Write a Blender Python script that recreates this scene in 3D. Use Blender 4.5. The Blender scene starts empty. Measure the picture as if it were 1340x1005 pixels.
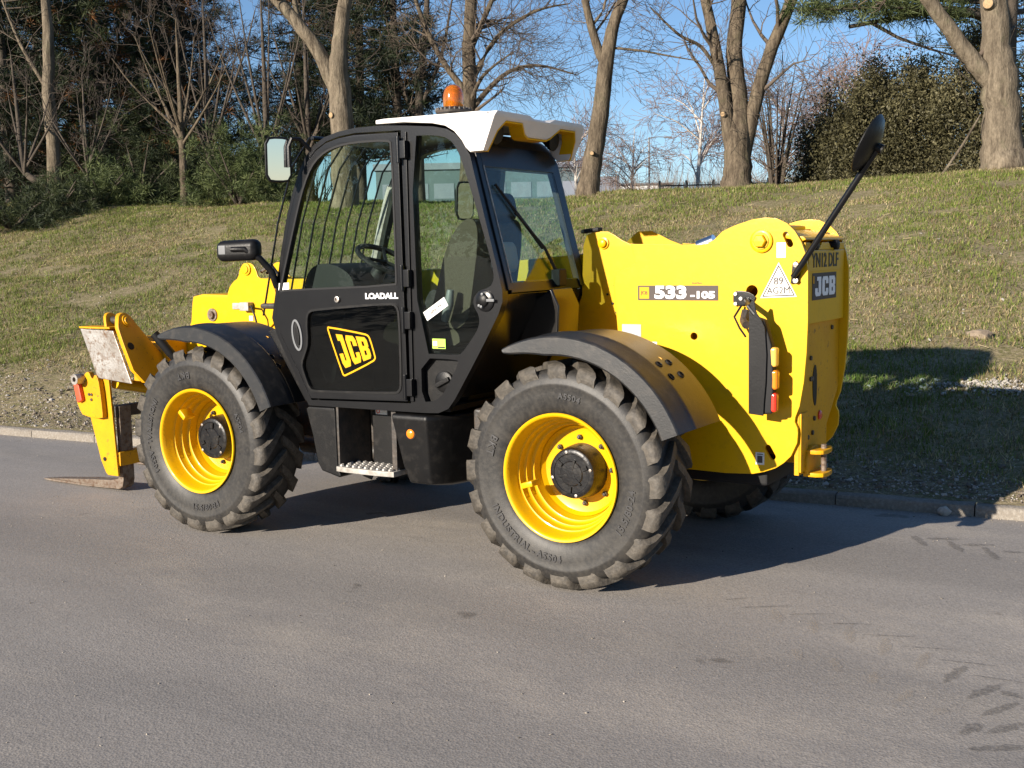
import bpy, bmesh, math, random
import numpy as np
from mathutils import Vector, Matrix, noise
from mathutils.geometry import tessellate_polygon

scene = bpy.context.scene
COL = scene.collection
PI = math.pi
rad = math.radians
random.seed(7)

# ------------------------------------------------------------------ camera
cam_d = bpy.data.cameras.new('camera')
cam = bpy.data.objects.new('camera', cam_d)
COL.objects.link(cam)
scene.camera = cam
YAW, PITCH, ROLL = rad(32.634), rad(6.463), rad(-1.117)
fw = Vector((-math.sin(YAW) * math.cos(PITCH), math.cos(YAW) * math.cos(PITCH), -math.sin(PITCH)))
rt = fw.cross(Vector((0, 0, 1))).normalized()
up = rt.cross(fw)
rt2 = rt * math.cos(ROLL) + up * math.sin(ROLL)
up2 = rt2.cross(fw)
mw = Matrix((rt2, up2, -fw)).transposed().to_4x4()
mw.translation = Vector((5.797, -6.326, 1.805))
cam.matrix_world = mw
cam_d.sensor_width = 36.0
cam_d.lens = 36.0 * 1514.2 / 1340.0
cam_d.clip_start = 0.05
cam_d.clip_end = 3000

# ------------------------------------------------------------------ light
SUN_EL = rad(18.3)
SUN_DX, SUN_DY = 0.278, 0.961          # the way the light travels over the ground
w = bpy.data.worlds.new('World')
scene.world = w
w.use_nodes = True
nt = w.node_tree
bg = nt.nodes['Background']
sky = nt.nodes.new('ShaderNodeTexSky')
sky.sky_type = 'NISHITA'
sky.sun_disc = False
sky.sun_elevation = SUN_EL
sky.sun_rotation = math.atan2(-SUN_DX, -SUN_DY)
sky.air_density = 0.85
sky.dust_density = 0.0
sky.ozone_density = 3.8
sky.altitude = 50
nt.links.new(sky.outputs[0], bg.inputs[0])
bg.inputs[1].default_value = 0.074
sun_d = bpy.data.lights.new('sun', 'SUN')
sun_d.energy = 5.0
sun_d.angle = rad(0.5)
sun_d.color = (1.0, 0.90, 0.77)
sun = bpy.data.objects.new('sun', sun_d)
COL.objects.link(sun)
L = Vector((SUN_DX * math.cos(SUN_EL), SUN_DY * math.cos(SUN_EL), -math.sin(SUN_EL))).normalized()
sun.rotation_euler = L.to_track_quat('-Z', 'Y').to_euler()
sun.location = (0, -10, 12)
vs = scene.view_settings
vs.view_transform = 'Standard'
vs.look = 'None'
vs.gamma = 1.0
vs.exposure = 0.95
vs.use_curve_mapping = False

# ------------------------------------------------------------------ materials
def mat(name, base=(.5, .5, .5), rough=.5, metal=0.0, spec=.5, n1=None, bump=None, coat=0.0, cracks=None):
    """procedural material; n1=(scale, other colour, amount, contrast); bump=(scale, strength)"""
    m = bpy.data.materials.new(name)
    m.use_nodes = True
    t = m.node_tree
    b = t.nodes['Principled BSDF']
    b.inputs['Roughness'].default_value = rough
    b.inputs['Metallic'].default_value = metal
    b.inputs['Specular IOR Level'].default_value = spec
    b.inputs['Coat Weight'].default_value = coat
    b.inputs['Coat Roughness'].default_value = .12
    b.inputs['Base Color'].default_value = (*base, 1)
    tc = t.nodes.new('ShaderNodeTexCoord')
    out = None
    if n1:
        for k, (sc, col, amt, con) in enumerate(n1 if isinstance(n1, list) else [n1]):
            nz = t.nodes.new('ShaderNodeTexNoise')
            nz.inputs['Scale'].default_value = sc
            nz.inputs['Detail'].default_value = 6
            nz.inputs['Roughness'].default_value = .62
            t.links.new(tc.outputs['Object'], nz.inputs['Vector'])
            rp = t.nodes.new('ShaderNodeValToRGB')
            rp.color_ramp.elements[0].position = .5 - con + (.5 - amt) * .4
            rp.color_ramp.elements[1].position = .5 + con + (.5 - amt) * .4
            rp.color_ramp.elements[0].color = (0, 0, 0, 1)
            rp.color_ramp.elements[1].color = (1, 1, 1, 1)
            t.links.new(nz.outputs['Fac'], rp.inputs['Fac'])
            mx = t.nodes.new('ShaderNodeMix')
            mx.data_type = 'RGBA'
            t.links.new(rp.outputs['Color'], mx.inputs['Factor'])
            if out is None:
                mx.inputs['A'].default_value = (*base, 1)
            else:
                t.links.new(out, mx.inputs['A'])
            mx.inputs['B'].default_value = (*col, 1)
            out = mx.outputs['Result']
        t.links.new(out, b.inputs['Base Color'])
    if bump:
        nb = t.nodes.new('ShaderNodeTexNoise')
        nb.inputs['Scale'].default_value = bump[0]
        nb.inputs['Detail'].default_value = 8
        t.links.new(tc.outputs['Object'], nb.inputs['Vector'])
        bm_ = t.nodes.new('ShaderNodeBump')
        bm_.inputs['Strength'].default_value = bump[1]
        bm_.inputs['Distance'].default_value = .02
        t.links.new(nb.outputs['Fac'], bm_.inputs['Height'])
        t.links.new(bm_.outputs['Normal'], b.inputs['Normal'])
    return m

def glass_mat(name, tint, ior=1.5, alpha_extra=0.0, dirt=0.05):
    m = bpy.data.materials.new(name)
    m.use_nodes = True
    t = m.node_tree
    for n in list(t.nodes):
        t.nodes.remove(n)
    o = t.nodes.new('ShaderNodeOutputMaterial')
    tr = t.nodes.new('ShaderNodeBsdfTransparent')
    tr.inputs[0].default_value = (*tint, 1)
    gl = t.nodes.new('ShaderNodeBsdfGlossy')
    gl.inputs['Roughness'].default_value = 0.0
    gl.inputs['Color'].default_value = (1, 1, 1, 1)
    # Schlick reflectance, the same from either side of the pane
    ge = t.nodes.new('ShaderNodeNewGeometry')
    dt = t.nodes.new('ShaderNodeVectorMath'); dt.operation = 'DOT_PRODUCT'
    t.links.new(ge.outputs['Normal'], dt.inputs[0]); t.links.new(ge.outputs['Incoming'], dt.inputs[1])
    def mth(op, a, b=None):
        n = t.nodes.new('ShaderNodeMath'); n.operation = op
        for k, v in enumerate((a, b)):
            if v is None: continue
            if isinstance(v, (int, float)): n.inputs[k].default_value = v
            else: t.links.new(v, n.inputs[k])
        return n.outputs[0]
    c_ = mth('ABSOLUTE', dt.outputs['Value'])
    f5 = mth('POWER', mth('SUBTRACT', 1.0, c_), 5.0)
    r0 = ((ior - 1) / (ior + 1)) ** 2
    fr_out = mth('ADD', mth('MULTIPLY', f5, 1 - r0), r0)
    mx = t.nodes.new('ShaderNodeMixShader')
    t.links.new(fr_out, mx.inputs[0])
    t.links.new(tr.outputs[0], mx.inputs[1])
    t.links.new(gl.outputs[0], mx.inputs[2])
    # a film of road dust
    df = t.nodes.new('ShaderNodeBsdfDiffuse')
    df.inputs[0].default_value = (.55, .52, .47, 1)
    tc = t.nodes.new('ShaderNodeTexCoord')
    nz = t.nodes.new('ShaderNodeTexNoise')
    nz.inputs['Scale'].default_value = 3.0
    nz.inputs['Detail'].default_value = 7
    t.links.new(tc.outputs['Object'], nz.inputs['Vector'])
    mr = t.nodes.new('ShaderNodeMapRange')
    mr.inputs['From Min'].default_value = .35
    mr.inputs['From Max'].default_value = .75
    mr.inputs['To Min'].default_value = dirt * .3
    mr.inputs['To Max'].default_value = dirt * 1.6
    t.links.new(nz.outputs['Fac'], mr.inputs['Value'])
    m2 = t.nodes.new('ShaderNodeMixShader')
    t.links.new(mr.outputs[0], m2.inputs[0])
    t.links.new(mx.outputs[0], m2.inputs[1])
    t.links.new(df.outputs[0], m2.inputs[2])
    t.links.new(m2.outputs[0], o.inputs[0])
    return m

M = {}
M['yellow'] = mat('yellow_paint', (.70, .395, .001), .38, spec=.30, coat=.08, n1=[(1.6, (.67, .375, .001), .5, .2), (14, (.60, .34, .008), .18, .12), (55, (.50, .27, .012), .06, .06)], bump=(60, .015))
M['yellow_worn'] = mat('worn_yellow_paint', (.65, .325, .002), .45, spec=.3, n1=[(6, (.59, .28, .004), .5, .15), (22, (.20, .10, .03), .10, .04), (60, (.12, .06, .02), .06, .03)], bump=(40, .08))
M['yellow_print'] = mat('yellow_print', (.70, .34, .0), .5, spec=.25)
M['black_frame'] = mat('black_cab_paint', (.0035, .0035, .0045), .30, spec=.4, n1=(7, (.007, .007, .0075), .4, .25), bump=(90, .03))
M['black_plastic'] = mat('black_plastic', (.004, .004, .0045), .42, spec=.28, n1=[(5, (.008, .0075, .007), .4, .2), (17, (.022, .020, .018), .12, .14)], bump=(160, .08))
M['fender'] = mat('fender_rubber', (.011, .012, .014), .40, spec=.5, n1=[(3, (.015, .015, .015), .45, .25), (16, (.045, .04, .035), .12, .15)], bump=(140, .06))
M['rubber'] = mat('tyre_rubber', (.013, .0125, .0125), .5, spec=.4, n1=[(3, (.025, .0235, .022), .5, .16), (11, (.036, .033, .029), .3, .14), (45, (.052, .047, .040), .2, .2)], bump=(160, .05))
M['rubber_lug'] = mat('tread_rubber', (.034, .031, .028), .6, spec=.3, n1=[(5, (.080, .070, .056), .5, .2), (33, (.13, .112, .09), .22, .2)], bump=(70, .2))
M['letter'] = mat('moulded_rubber', (.03, .029, .03), .55)
M['steel'] = mat('bare_steel', (.50, .48, .45), .42, metal=.7, n1=[(5, (.30, .26, .22), .45, .15), (30, (.20, .12, .07), .25, .1)], bump=(50, .15))
M['fork'] = mat('rusty_fork_steel', (.17, .13, .10), .6, metal=.3, n1=[(7, (.22, .18, .14), .5, .15), (30, (.10, .055, .03), .35, .1)], bump=(60, .2))
M['chrome'] = mat('bright_steel', (.75, .75, .75), .2, metal=1.0)
M['galv'] = mat('galvanised_step', (.44, .42, .385), .55, metal=.3, n1=(24, (.26, .24, .21), .45, .15))
M['black_gloss'] = mat('black_gloss_panel', (.008, .007, .006), .22, spec=.6, n1=(6, (.012, .010, .008), .4, .2))
M['dark'] = mat('dark_interior', (.008, .008, .009), .6, spec=.3)
M['darkmetal'] = mat('dark_oily_steel', (.03, .028, .026), .5, n1=(12, (.08, .06, .045), .4, .15), bump=(40, .2))
M['hub'] = mat('black_hub_paint', (.008, .008, .009), .36, spec=.35, n1=(20, (.035, .032, .028), .2, .12), bump=(50, .1))
M['white'] = mat('white_roof_plastic', (.74, .70, .65), .42, spec=.3, n1=(5, (.66, .62, .57), .4, .2))
M['whiteprint'] = mat('white_print', (.82, .82, .82), .5)
M['paper'] = mat('paper_label', (.78, .77, .72), .7, n1=(40, (.6, .6, .6), .35, .1))
M['silverlabel'] = mat('silver_label', (.34, .37, .40), .45, n1=(60, (.42, .44, .46), .4, .1))
M['greyprint'] = mat('grey_print', (.085, .07, .062), .6, spec=.2)
M['blackprint'] = mat('black_print', (.012, .012, .012), .5)
M['redlens'] = mat('red_lens', (.62, .035, .015), .25, coat=.5)
M['redpaint'] = mat('red_paint', (.75, .08, .03), .45)
M['orangelens'] = mat('orange_lens', (.85, .22, .01), .22, coat=.6)
M['amberlens'] = mat('amber_lens', (.85, .47, .08), .25, coat=.5)
M['green_label'] = mat('green_label', (.45, .72, .08), .5)
M['seat'] = mat('brown_seat_fabric', (.05, .042, .03), .9, spec=.2, n1=(60, (.065, .056, .042), .5, .15), bump=(200, .2))
M['greyseat'] = mat('grey_headrest', (.30, .29, .27), .8)
M['plateyellow'] = mat('number_plate_yellow', (.62, .36, .01), .45)
M['mirror'] = mat('mirror_glass', (.9, .9, .92), .02, metal=1.0)
M['greyarm'] = mat('grey_plastic', (.14, .145, .15), .45)
M['tealcover'] = mat('dark_engine_cover', (.035, .045, .05), .4, n1=(8, (.06, .07, .07), .4, .2))
M['glass'] = glass_mat('cab_glass', (.87, .94, .91), 1.30, dirt=.002)
M['glassdark'] = glass_mat('lower_door_glass', (.50, .55, .53), 1.40, dirt=.002)
am = bpy.data.materials.new('amber_dome'); am.use_nodes = True
_b = am.node_tree.nodes['Principled BSDF']
_b.inputs['Base Color'].default_value = (.80, .24, .006, 1)
_b.inputs['Roughness'].default_value = .12
_b.inputs['Transmission Weight'].default_value = .7
_b.inputs['Coat Weight'].default_value = .6
M['amberdome'] = am

# ------------------------------------------------------------------ mesh helpers
def vlerp(a, b, t): return a + (b - a) * t

class MB:
    """collects shapes, then links them as ONE mesh object"""
    def __init__(s): s.v = []; s.f = []; s.mi = []; s.cur = 0
    def add(s, V, F):
        o = len(s.v)
        s.v += [tuple(p) for p in V]
        s.f += [tuple(i + o for i in f) for f in F]
        s.mi += [s.cur] * len(F)
        return s
    def box(s, x0, x1, y0, y1, z0, z1):
        V = [(x0, y0, z0), (x1, y0, z0), (x1, y1, z0), (x0, y1, z0), (x0, y0, z1), (x1, y0, z1), (x1, y1, z1), (x0, y1, z1)]
        return s.add(V, [(0, 3, 2, 1), (4, 5, 6, 7), (0, 1, 5, 4), (1, 2, 6, 5), (2, 3, 7, 6), (3, 0, 4, 7)])
    def obox(s, c, ax, ay, az):
        c = Vector(c); ax = Vector(ax); ay = Vector(ay); az = Vector(az)
        V = [c + sx * ax + sy * ay + sz * az for sz in (-1, 1) for sx, sy in ((-1, -1), (1, -1), (1, 1), (-1, 1))]
        return s.add(V, [(0, 3, 2, 1), (4, 5, 6, 7), (0, 1, 5, 4), (1, 2, 6, 5), (2, 3, 7, 6), (3, 0, 4, 7)])
    def prism(s, outline, a0, a1, axis='y', holes=()):
        loops = [list(outline)] + [list(h) for h in holes]
        tri = tessellate_polygon([[Vector((p[0], p[1], 0)) for p in lp] for lp in loops])
        flat = [p for lp in loops for p in lp]
        n = len(flat)
        def mk(p, a):
            if axis == 'y': return (p[0], a, p[1])
            if axis == 'x': return (a, p[0], p[1])
            return (p[0], p[1], a)
        V = [mk(p, a0) for p in flat] + [mk(p, a1) for p in flat]
        F = []
        for t in tri:
            F.append(tuple(t)); F.append(tuple(i + n for i in reversed(t)))
        o = 0
        for lp in loops:
            k = len(lp)
            for i in range(k):
                j = (i + 1) % k
                F.append((o + i, o + j, n + o + j, n + o + i))
            o += k
        return s.add(V, F)
    def band(s, outer, inner, y0, y1):
        """closed band between two outlines with the same number of points, standing in the x-z plane"""
        n = len(outer)
        V = [(p[0], y, p[1]) for y in (y0, y1) for lp in (outer, inner) for p in lp]
        F = []
        for i in range(n):
            j = (i + 1) % n
            F += [(i, j, n + j, n + i), (2 * n + i, 3 * n + i, 3 * n + j, 2 * n + j), (i, 2 * n + i, 2 * n + j, j), (n + i, n + j, 3 * n + j, 3 * n + i)]
        return s.add(V, F)
    def tube(s, path, r, n=8, caps=True):
        path = [Vector(p) for p in path]
        rr = r if isinstance(r, (list, tuple)) else [r] * len(path)
        V = []; F = []
        ref = None
        for i, p in enumerate(path):
            d = (path[min(i + 1, len(path) - 1)] - path[max(i - 1, 0)]).normalized()
            if ref is None:
                ref = Vector((0, 0, 1)) if abs(d.z) < .9 else Vector((1, 0, 0))
            a = d.cross(ref)
            if a.length < 1e-6: a = d.cross(Vector((0, 1, 0)))
            a.normalize(); b = a.cross(d).normalized(); ref = b
            for k in range(n):
                t = 2 * PI * k / n
                V.append(p + (a * math.cos(t) + b * math.sin(t)) * rr[i])
        m = len(path)
        for i in range(m - 1):
            for k in range(n):
                F.append((i * n + k, i * n + (k + 1) % n, (i + 1) * n + (k + 1) % n, (i + 1) * n + k))
        if caps:
            F.append(tuple(range(n - 1, -1, -1))); F.append(tuple((m - 1) * n + k for k in range(n)))
        return s.add(V, F)
    def lathe(s, prof, org=(0, 0, 0), axis=(0, 1, 0), n=32, close=False):
        """prof = [(radius, distance along axis)]"""
        org = Vector(org); ax = Vector(axis).normalized()
        a = ax.cross(Vector((0, 0, 1)))
        if a.length < 1e-4: a = Vector((1, 0, 0))
        a.normalize(); b = a.cross(ax).normalized()
        V = []; F = []
        for (r, h) in prof:
            for k in range(n):
                t = 2 * PI * k / n
                V.append(org + ax * h + (a * math.cos(t) + b * math.sin(t)) * r)
        m = len(prof)
        for i in range(m - 1 + (1 if close else 0)):
            j = (i + 1) % m
            for k in range(n):
                F.append((i * n + k, i * n + (k + 1) % n, j * n + (k + 1) % n, j * n + k))
        if not close:
            if prof[0][0] > 1e-5: F.append(tuple(range(n - 1, -1, -1)))
            if prof[-1][0] > 1e-5: F.append(tuple((m - 1) * n + k for k in range(n)))
        return s.add(V, F)
    def build(s, name, mats, parent=None, bevel=0.0, seg=2, smooth=38, recalc=True, bang=40):
        me = bpy.data.meshes.new(name)
        me.from_pydata(s.v, [], s.f)
        mats = mats if isinstance(mats, list) else [mats]
        for m in mats: me.materials.append(M[m] if isinstance(m, str) else m)
        if len(mats) > 1: me.polygons.foreach_set('material_index', s.mi)
        if recalc or bevel:
            bm = bmesh.new(); bm.from_mesh(me)
            bmesh.ops.remove_doubles(bm, verts=bm.verts, dist=1e-5)
            bmesh.ops.dissolve_degenerate(bm, edges=bm.edges, dist=1e-6)
            if recalc: bmesh.ops.recalc_face_normals(bm, faces=bm.faces)
            if bevel:
                es = [e for e in bm.edges if len(e.link_faces) == 2 and e.calc_face_angle(0) > rad(bang)]
                bmesh.ops.bevel(bm, geom=es, offset=bevel, segments=seg, profile=.5, affect='EDGES', clamp_overlap=True)
            bm.to_mesh(me); bm.free()
        if smooth:
            me.polygons.foreach_set('use_smooth', [True] * len(me.polygons))
            me.set_sharp_from_angle(angle=rad(smooth))
        me.update()
        o = link(name, me, parent)
        if bevel and smooth:
            wn = o.modifiers.new('weighted_normals', 'WEIGHTED_NORMAL')
            wn.keep_sharp = True; wn.weight = 80
        return o

def link(name, me, parent=None):
    o = bpy.data.objects.new(name, me)
    COL.objects.link(o)
    if parent is not None:
        o.parent = parent
        if parent.type == 'EMPTY':
            o.matrix_parent_inverse = Matrix.Translation(-parent.location)
    return o

def tag(o, label=None, cat=None, group=None, kind=None):
    if label: o['label'] = label
    if cat: o['category'] = cat
    if group: o['group'] = group
    if kind: o['kind'] = kind
    return o

def empty(name, loc=(0, 0, 0)):
    o = bpy.data.objects.new(name, None)
    o.location = loc
    o.empty_display_size = .2
    COL.objects.link(o)
    return o

def arc(cx, cz, r, a0, a1, n):
    return [(cx + r * math.cos(rad(vlerp(a0, a1, i / n))), cz + r * math.sin(rad(vlerp(a0, a1, i / n)))) for i in range(n + 1)]

def smooth_poly(pts, it=2, keep=()):
    """Chaikin corner cutting of a closed outline"""
    for _ in range(it):
        q = []
        n = len(pts)
        for i in range(n):
            a = pts[i]; b = pts[(i + 1) % n]
            q.append((a[0] * .75 + b[0] * .25, a[1] * .75 + b[1] * .25))
            q.append((a[0] * .25 + b[0] * .75, a[1] * .25 + b[1] * .75))
        pts = q
    return pts

def inset(pts, d):
    """shrink (d>0) a closed 2-D outline"""
    n = len(pts)
    area = sum(pts[i][0] * pts[(i + 1) % n][1] - pts[(i + 1) % n][0] * pts[i][1] for i in range(n))
    sg = 1 if area > 0 else -1
    out = []
    for i in range(n):
        p0 = Vector(pts[i - 1]); p1 = Vector(pts[i]); p2 = Vector(pts[(i + 1) % n])
        d1 = (p1 - p0); d2 = (p2 - p1)
        if d1.length < 1e-9 or d2.length < 1e-9: out.append(tuple(p1)); continue
        d1.normalize(); d2.normalize()
        n1 = Vector((-d1.y, d1.x)) * sg; n2 = Vector((-d2.y, d2.x)) * sg
        b = n1 + n2
        k = max(b.length_squared, .5)
        out.append(tuple(p1 + b * (2 * d / k)))
    return out

_dg = None
def text_mesh(txt, size=1.0, ext=.002, offset=0.0, space=1.0, align='CENTER'):
    """flat lettering as (verts, faces) in its own x-y plane"""
    cu = bpy.data.curves.new('t', 'FONT')
    cu.body = txt; cu.size = size; cu.extrude = ext; cu.offset = offset
    cu.space_character = space
    cu.align_x = align; cu.align_y = 'CENTER'
    cu.resolution_u = 3
    ob = bpy.data.objects.new('t', cu)
    COL.objects.link(ob)
    bpy.context.view_layer.update()
    dg = bpy.context.evaluated_depsgraph_get()
    me = bpy.data.meshes.new_from_object(ob.evaluated_get(dg))
    V = [tuple(v.co) for v in me.vertices]
    F = [tuple(p.vertices) for p in me.polygons]
    bpy.data.objects.remove(ob); bpy.data.curves.remove(cu); bpy.data.meshes.remove(me)
    return V, F

def place_text(mb, txt, org, u, v, size, xs=1.0, offset=0.0, ext=.0015, space=1.0):
    V, F = text_mesh(txt, size, ext, offset, space)
    org = Vector(org); u = Vector(u).normalized(); v = Vector(v).normalized(); n = u.cross(v)
    return mb.add([org + u * (p[0] * xs) + v * p[1] + n * p[2] for p in V], F)

LET = {
 'J': ([(.30, 1), (.95, 1), (.95, .15), (.8, 0), (.15, 0), (0, .15), (0, .42), (.40, .42), (.40, .2), (.55, .2), (.55, .8), (.30, .8)], []),
 'C': ([(.15, 1), (.85, 1), (1, .85), (1, .62), (.60, .62), (.60, .8), (.40, .8), (.40, .2), (.60, .2), (.60, .38), (1, .38), (1, .15), (.85, 0), (.15, 0), (0, .15), (0, .85)], []),
 'B': ([(0, 0), (.85, 0), (1, .13), (1, .42), (.9, .5), (1, .58), (1, .87), (.85, 1), (0, 1)], [[(.40, .2), (.62, .2), (.62, .4), (.40, .4)], [(.40, .6), (.62, .6), (.62, .8), (.40, .8)]]),
}
def logo_letters(mb, fn, depth):
    """JCB block letters; fn maps unit square to a 3-D point, depth is the offset vector"""
    for k, ch in enumerate('JCB'):
        out, holes = LET[ch]
        u0 = .09 + k * .285
        loops = [[(u0 + p[0] * .25, .14 + p[1] * .72) for p in lp] for lp in [out] + holes]
        tri = tessellate_polygon([[Vector((p[0], p[1], 0)) for p in lp] for lp in loops])
        flat = [p for lp in loops for p in lp]
        n = len(flat)
        V = [Vector(fn(*p)) for p in flat] + [Vector(fn(*p)) + Vector(depth) for p in flat]
        F = []
        for t in tri:
            F.append(tuple(t)); F.append(tuple(i + n for i in reversed(t)))
        o = 0
        for lp in loops:
            m = len(lp)
            for i in range(m):
                F.append((o + i, o + (i + 1) % m, n + o + (i + 1) % m, n + o + i))
            o += m
        mb.add(V, F)

# ================================================================== THE SETTING
KS, K0 = .075, 1.35                     # kerb line y = K0 + KS x
KN = math.sqrt(1 + KS * KS)
def yk(x): return K0 + KS * x
PS = [-5, .125, .40, 3.4, 8.0, 11.0, 13.5, 16.0, 20.0, 40.0, 900.0]
PZ = [.080, .080, .13, .70, 1.68, 2.28, 2.66, 2.80, 2.86, 2.9, 2.95]
def vnoise(x, y, seed=0):
    """smooth value noise on numpy arrays"""
    rs = np.random.RandomState(seed)
    T = rs.rand(256, 256)
    xi = np.floor(x).astype(int); yi = np.floor(y).astype(int)
    fx = x - xi; fy = y - yi
    fx = fx * fx * (3 - 2 * fx); fy = fy * fy * (3 - 2 * fy)
    g = lambda a, b: T[a % 256, b % 256]
    return (g(xi, yi) * (1 - fx) + g(xi + 1, yi) * fx) * (1 - fy) + (g(xi, yi + 1) * (1 - fx) + g(xi + 1, yi + 1) * fx) * fy
def bank_z(x, y):
    x = np.asarray(x, float); y = np.asarray(y, float)
    s = (y - K0 - KS * x) / KN
    # rounded profile: average of the interpolated profile over a small window
    z = sum(np.interp(s + d, PS, PZ) for d in (-.8, -.4, 0, .4, .8)) / 5
    z = np.where(s < 1.3, np.interp(s, PS, PZ), z)
    z = z * np.where(s > .4, 1 + np.clip((s - .4) / 2, 0, 1) * np.where(x > -9, np.clip(.006 * (x + 20), .066, .15), np.clip(.066 - .0135 * (x + 9), .066, .25)), 1)
    a = np.clip((s - .2) / 1.0, 0, 1)
    b = np.clip(1 - (s - 25) / 20, 0, 1)
    z = z + a * b * ((vnoise(x * .5, y * .5, 1) - .5) * .14 + (vnoise(x * 2.3, y * 2.3, 2) - .5) * .07 + (vnoise(x * 7, y * 7, 3) - .5) * .03)
    return z
def bz(x, y): return float(bank_z(np.array([x]), np.array([y]))[0])

def grid_mesh(name, xs, ss, zf, m, kind='structure'):
    X, S = np.meshgrid(xs, ss)
    Yv = yk(X) + S * KN
    Z = zf(X, Yv)
    V = np.stack([X.ravel(), Yv.ravel(), Z.ravel()], 1)
    nx = len(xs); ny = len(ss)
    i = np.arange(nx * ny).reshape(ny, nx)
    F = np.stack([i[:-1, :-1].ravel(), i[:-1, 1:].ravel(), i[1:, 1:].ravel(), i[1:, :-1].ravel()], 1)
    me = bpy.data.meshes.new(name)
    me.from_pydata(V.tolist(), [], F.tolist())
    me.materials.append(m)
    me.polygons.foreach_set('use_smooth', [True] * len(me.polygons))
    o = link(name, me)
    o['kind'] = kind
    return o

# ---- asphalt
def asphalt_mat():
    m = mat('asphalt', (.17, .16, .15), .82, spec=.3)
    t = m.node_tree; b = t.nodes['Principled BSDF']
    tc = t.nodes.new('ShaderNodeTexCoord')
    def nz(scale, det=5, sx=1, sy=1, rough=.6):
        mp = t.nodes.new('ShaderNodeMapping')
        mp.inputs['Scale'].default_value = (sx, sy, 1)
        t.links.new(tc.outputs['Object'], mp.inputs['Vector'])
        n = t.nodes.new('ShaderNodeTexNoise')
        n.inputs['Scale'].default_value = scale; n.inputs['Detail'].default_value = det
        n.inputs['Roughness'].default_value = rough
        t.links.new(mp.outputs[0], n.inputs['Vector'])
        return n.outputs['Fac']
    def ramp(src, p0, p1, c0, c1):
        r = t.nodes.new('ShaderNodeValToRGB')
        r.color_ramp.elements[0].position = p0; r.color_ramp.elements[1].position = p1
        r.color_ramp.elements[0].color = (*c0, 1); r.color_ramp.elements[1].color = (*c1, 1)
        t.links.new(src, r.inputs['Fac'])
        return r.outputs['Color']
    def mix(fac, a, bb, mode='MIX'):
        x = t.nodes.new('ShaderNodeMix'); x.data_type = 'RGBA'; x.blend_type = mode
        if isinstance(fac, float): x.inputs['Factor'].default_value = fac
        else: t.links.new(fac, x.inputs['Factor'])
        for s_, v in (('A', a), ('B', bb)):
            if isinstance(v, tuple): x.inputs[s_].default_value = (*v, 1)
            else: t.links.new(v, x.inputs[s_])
        return x.outputs['Result']
    # long faint streaks along the road, dusty patches, dark worn patches, aggregate
    base = ramp(nz(.55, 6, .35, 1.2), .3, .7, (.228, .211, .195), (.298, .276, .253))
    dust = ramp(nz(1.1, 7, .5, 1.0, .7), .5, .72, (0, 0, 0), (1, 1, 1))
    c = mix(dust, base, (.345, .312, .272))
    wet = ramp(nz(.8, 5, .25, 1.5), .58, .75, (0, 0, 0), (.7, .7, .7))
    c = mix(wet, c, (.182, .172, .163))
    agg = t.nodes.new('ShaderNodeTexVoronoi'); agg.inputs['Scale'].default_value = 95
    t.links.new(tc.outputs['Object'], agg.inputs['Vector'])
    sp = ramp(agg.outputs['Color'], .15, .95, (.70, .70, .70), (1.30, 1.29, 1.28))
    c = mix(.45, c, sp, 'MULTIPLY')
    drip = ramp(nz(2.2, 3, 1, 1, .5), .70, .73, (1, 1, 1), (.62, .61, .60))
    c = mix(.9, c, drip, 'MULTIPLY')
    band = ramp(nz(.42, 3, .06, 1.9, .5), .38, .62, (.90, .90, .90), (1.10, 1.09, 1.08))
    c = mix(1.0, c, band, 'MULTIPLY')
    pit = ramp(nz(60, 3, 1, 1, .7), .60, .68, (1, 1, 1), (.45, .44, .43))
    c = mix(.55, c, pit, 'MULTIPLY')
    t.links.new(c, b.inputs['Base Color'])
    bp = t.nodes.new('ShaderNodeBump'); bp.inputs['Strength'].default_value = .22; bp.inputs['Distance'].default_value = .006
    t.links.new(agg.outputs['Distance'], bp.inputs['Height'])
    b2 = t.nodes.new('ShaderNodeBump'); b2.inputs['Strength'].default_value = .25; b2.inputs['Distance'].default_value = .008
    t.links.new(nz(40, 6), b2.inputs['Height'])
    t.links.new(bp.outputs['Normal'], b2.inputs['Normal'])
    t.links.new(b2.outputs['Normal'], b.inputs['Normal'])
    return m
M['asphalt'] = asphalt_mat()
M['concrete'] = mat('kerb_concrete', (.25, .222, .19), .9, spec=.2, n1=[(3, (.18, .155, .125), .5, .12), (9, (.215, .19, .16), .5, .15), (40, (.30, .275, .24), .3, .12)], bump=(60, .5))
M['soil'] = None
def soil_mat():
    m = mat('bank_soil', (.19, .145, .09), .95, spec=.15,
            n1=[(.8, (.15, .14, .055), .5, .12), (3.1, (.25, .205, .125), .5, .12), (9, (.12, .12, .04), .4, .1), (30, (.32, .265, .17), .35, .1), (80, (.10, .08, .045), .3, .1)], bump=(26, .8))
    return m
M['soil'] = soil_mat()

road = grid_mesh('road', np.array([-600, -200, -60, -30, -12, -4, 0, 4, 10, 30, 60, 200, 600.]), np.array([-600, -200, -60, -30, -14, -8, -4, -2, 0.03]), lambda X, Y: X * 0, M['asphalt'])
xs = np.concatenate([np.array([-600, -300, -150, -80, -60, -50, -44, -40, -36, -33]), np.arange(-30, 9, .2), np.array([10, 13, 17, 24, 40, 80, 160, 320, 600.])])
ss = np.concatenate([np.arange(.10, 18, .2), np.array([19, 21, 24, 28, 34, 42, 55, 90, 180, 400, 900.])])
bank = grid_mesh('grass_bank', xs, ss, bank_z, M['soil'])

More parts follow.
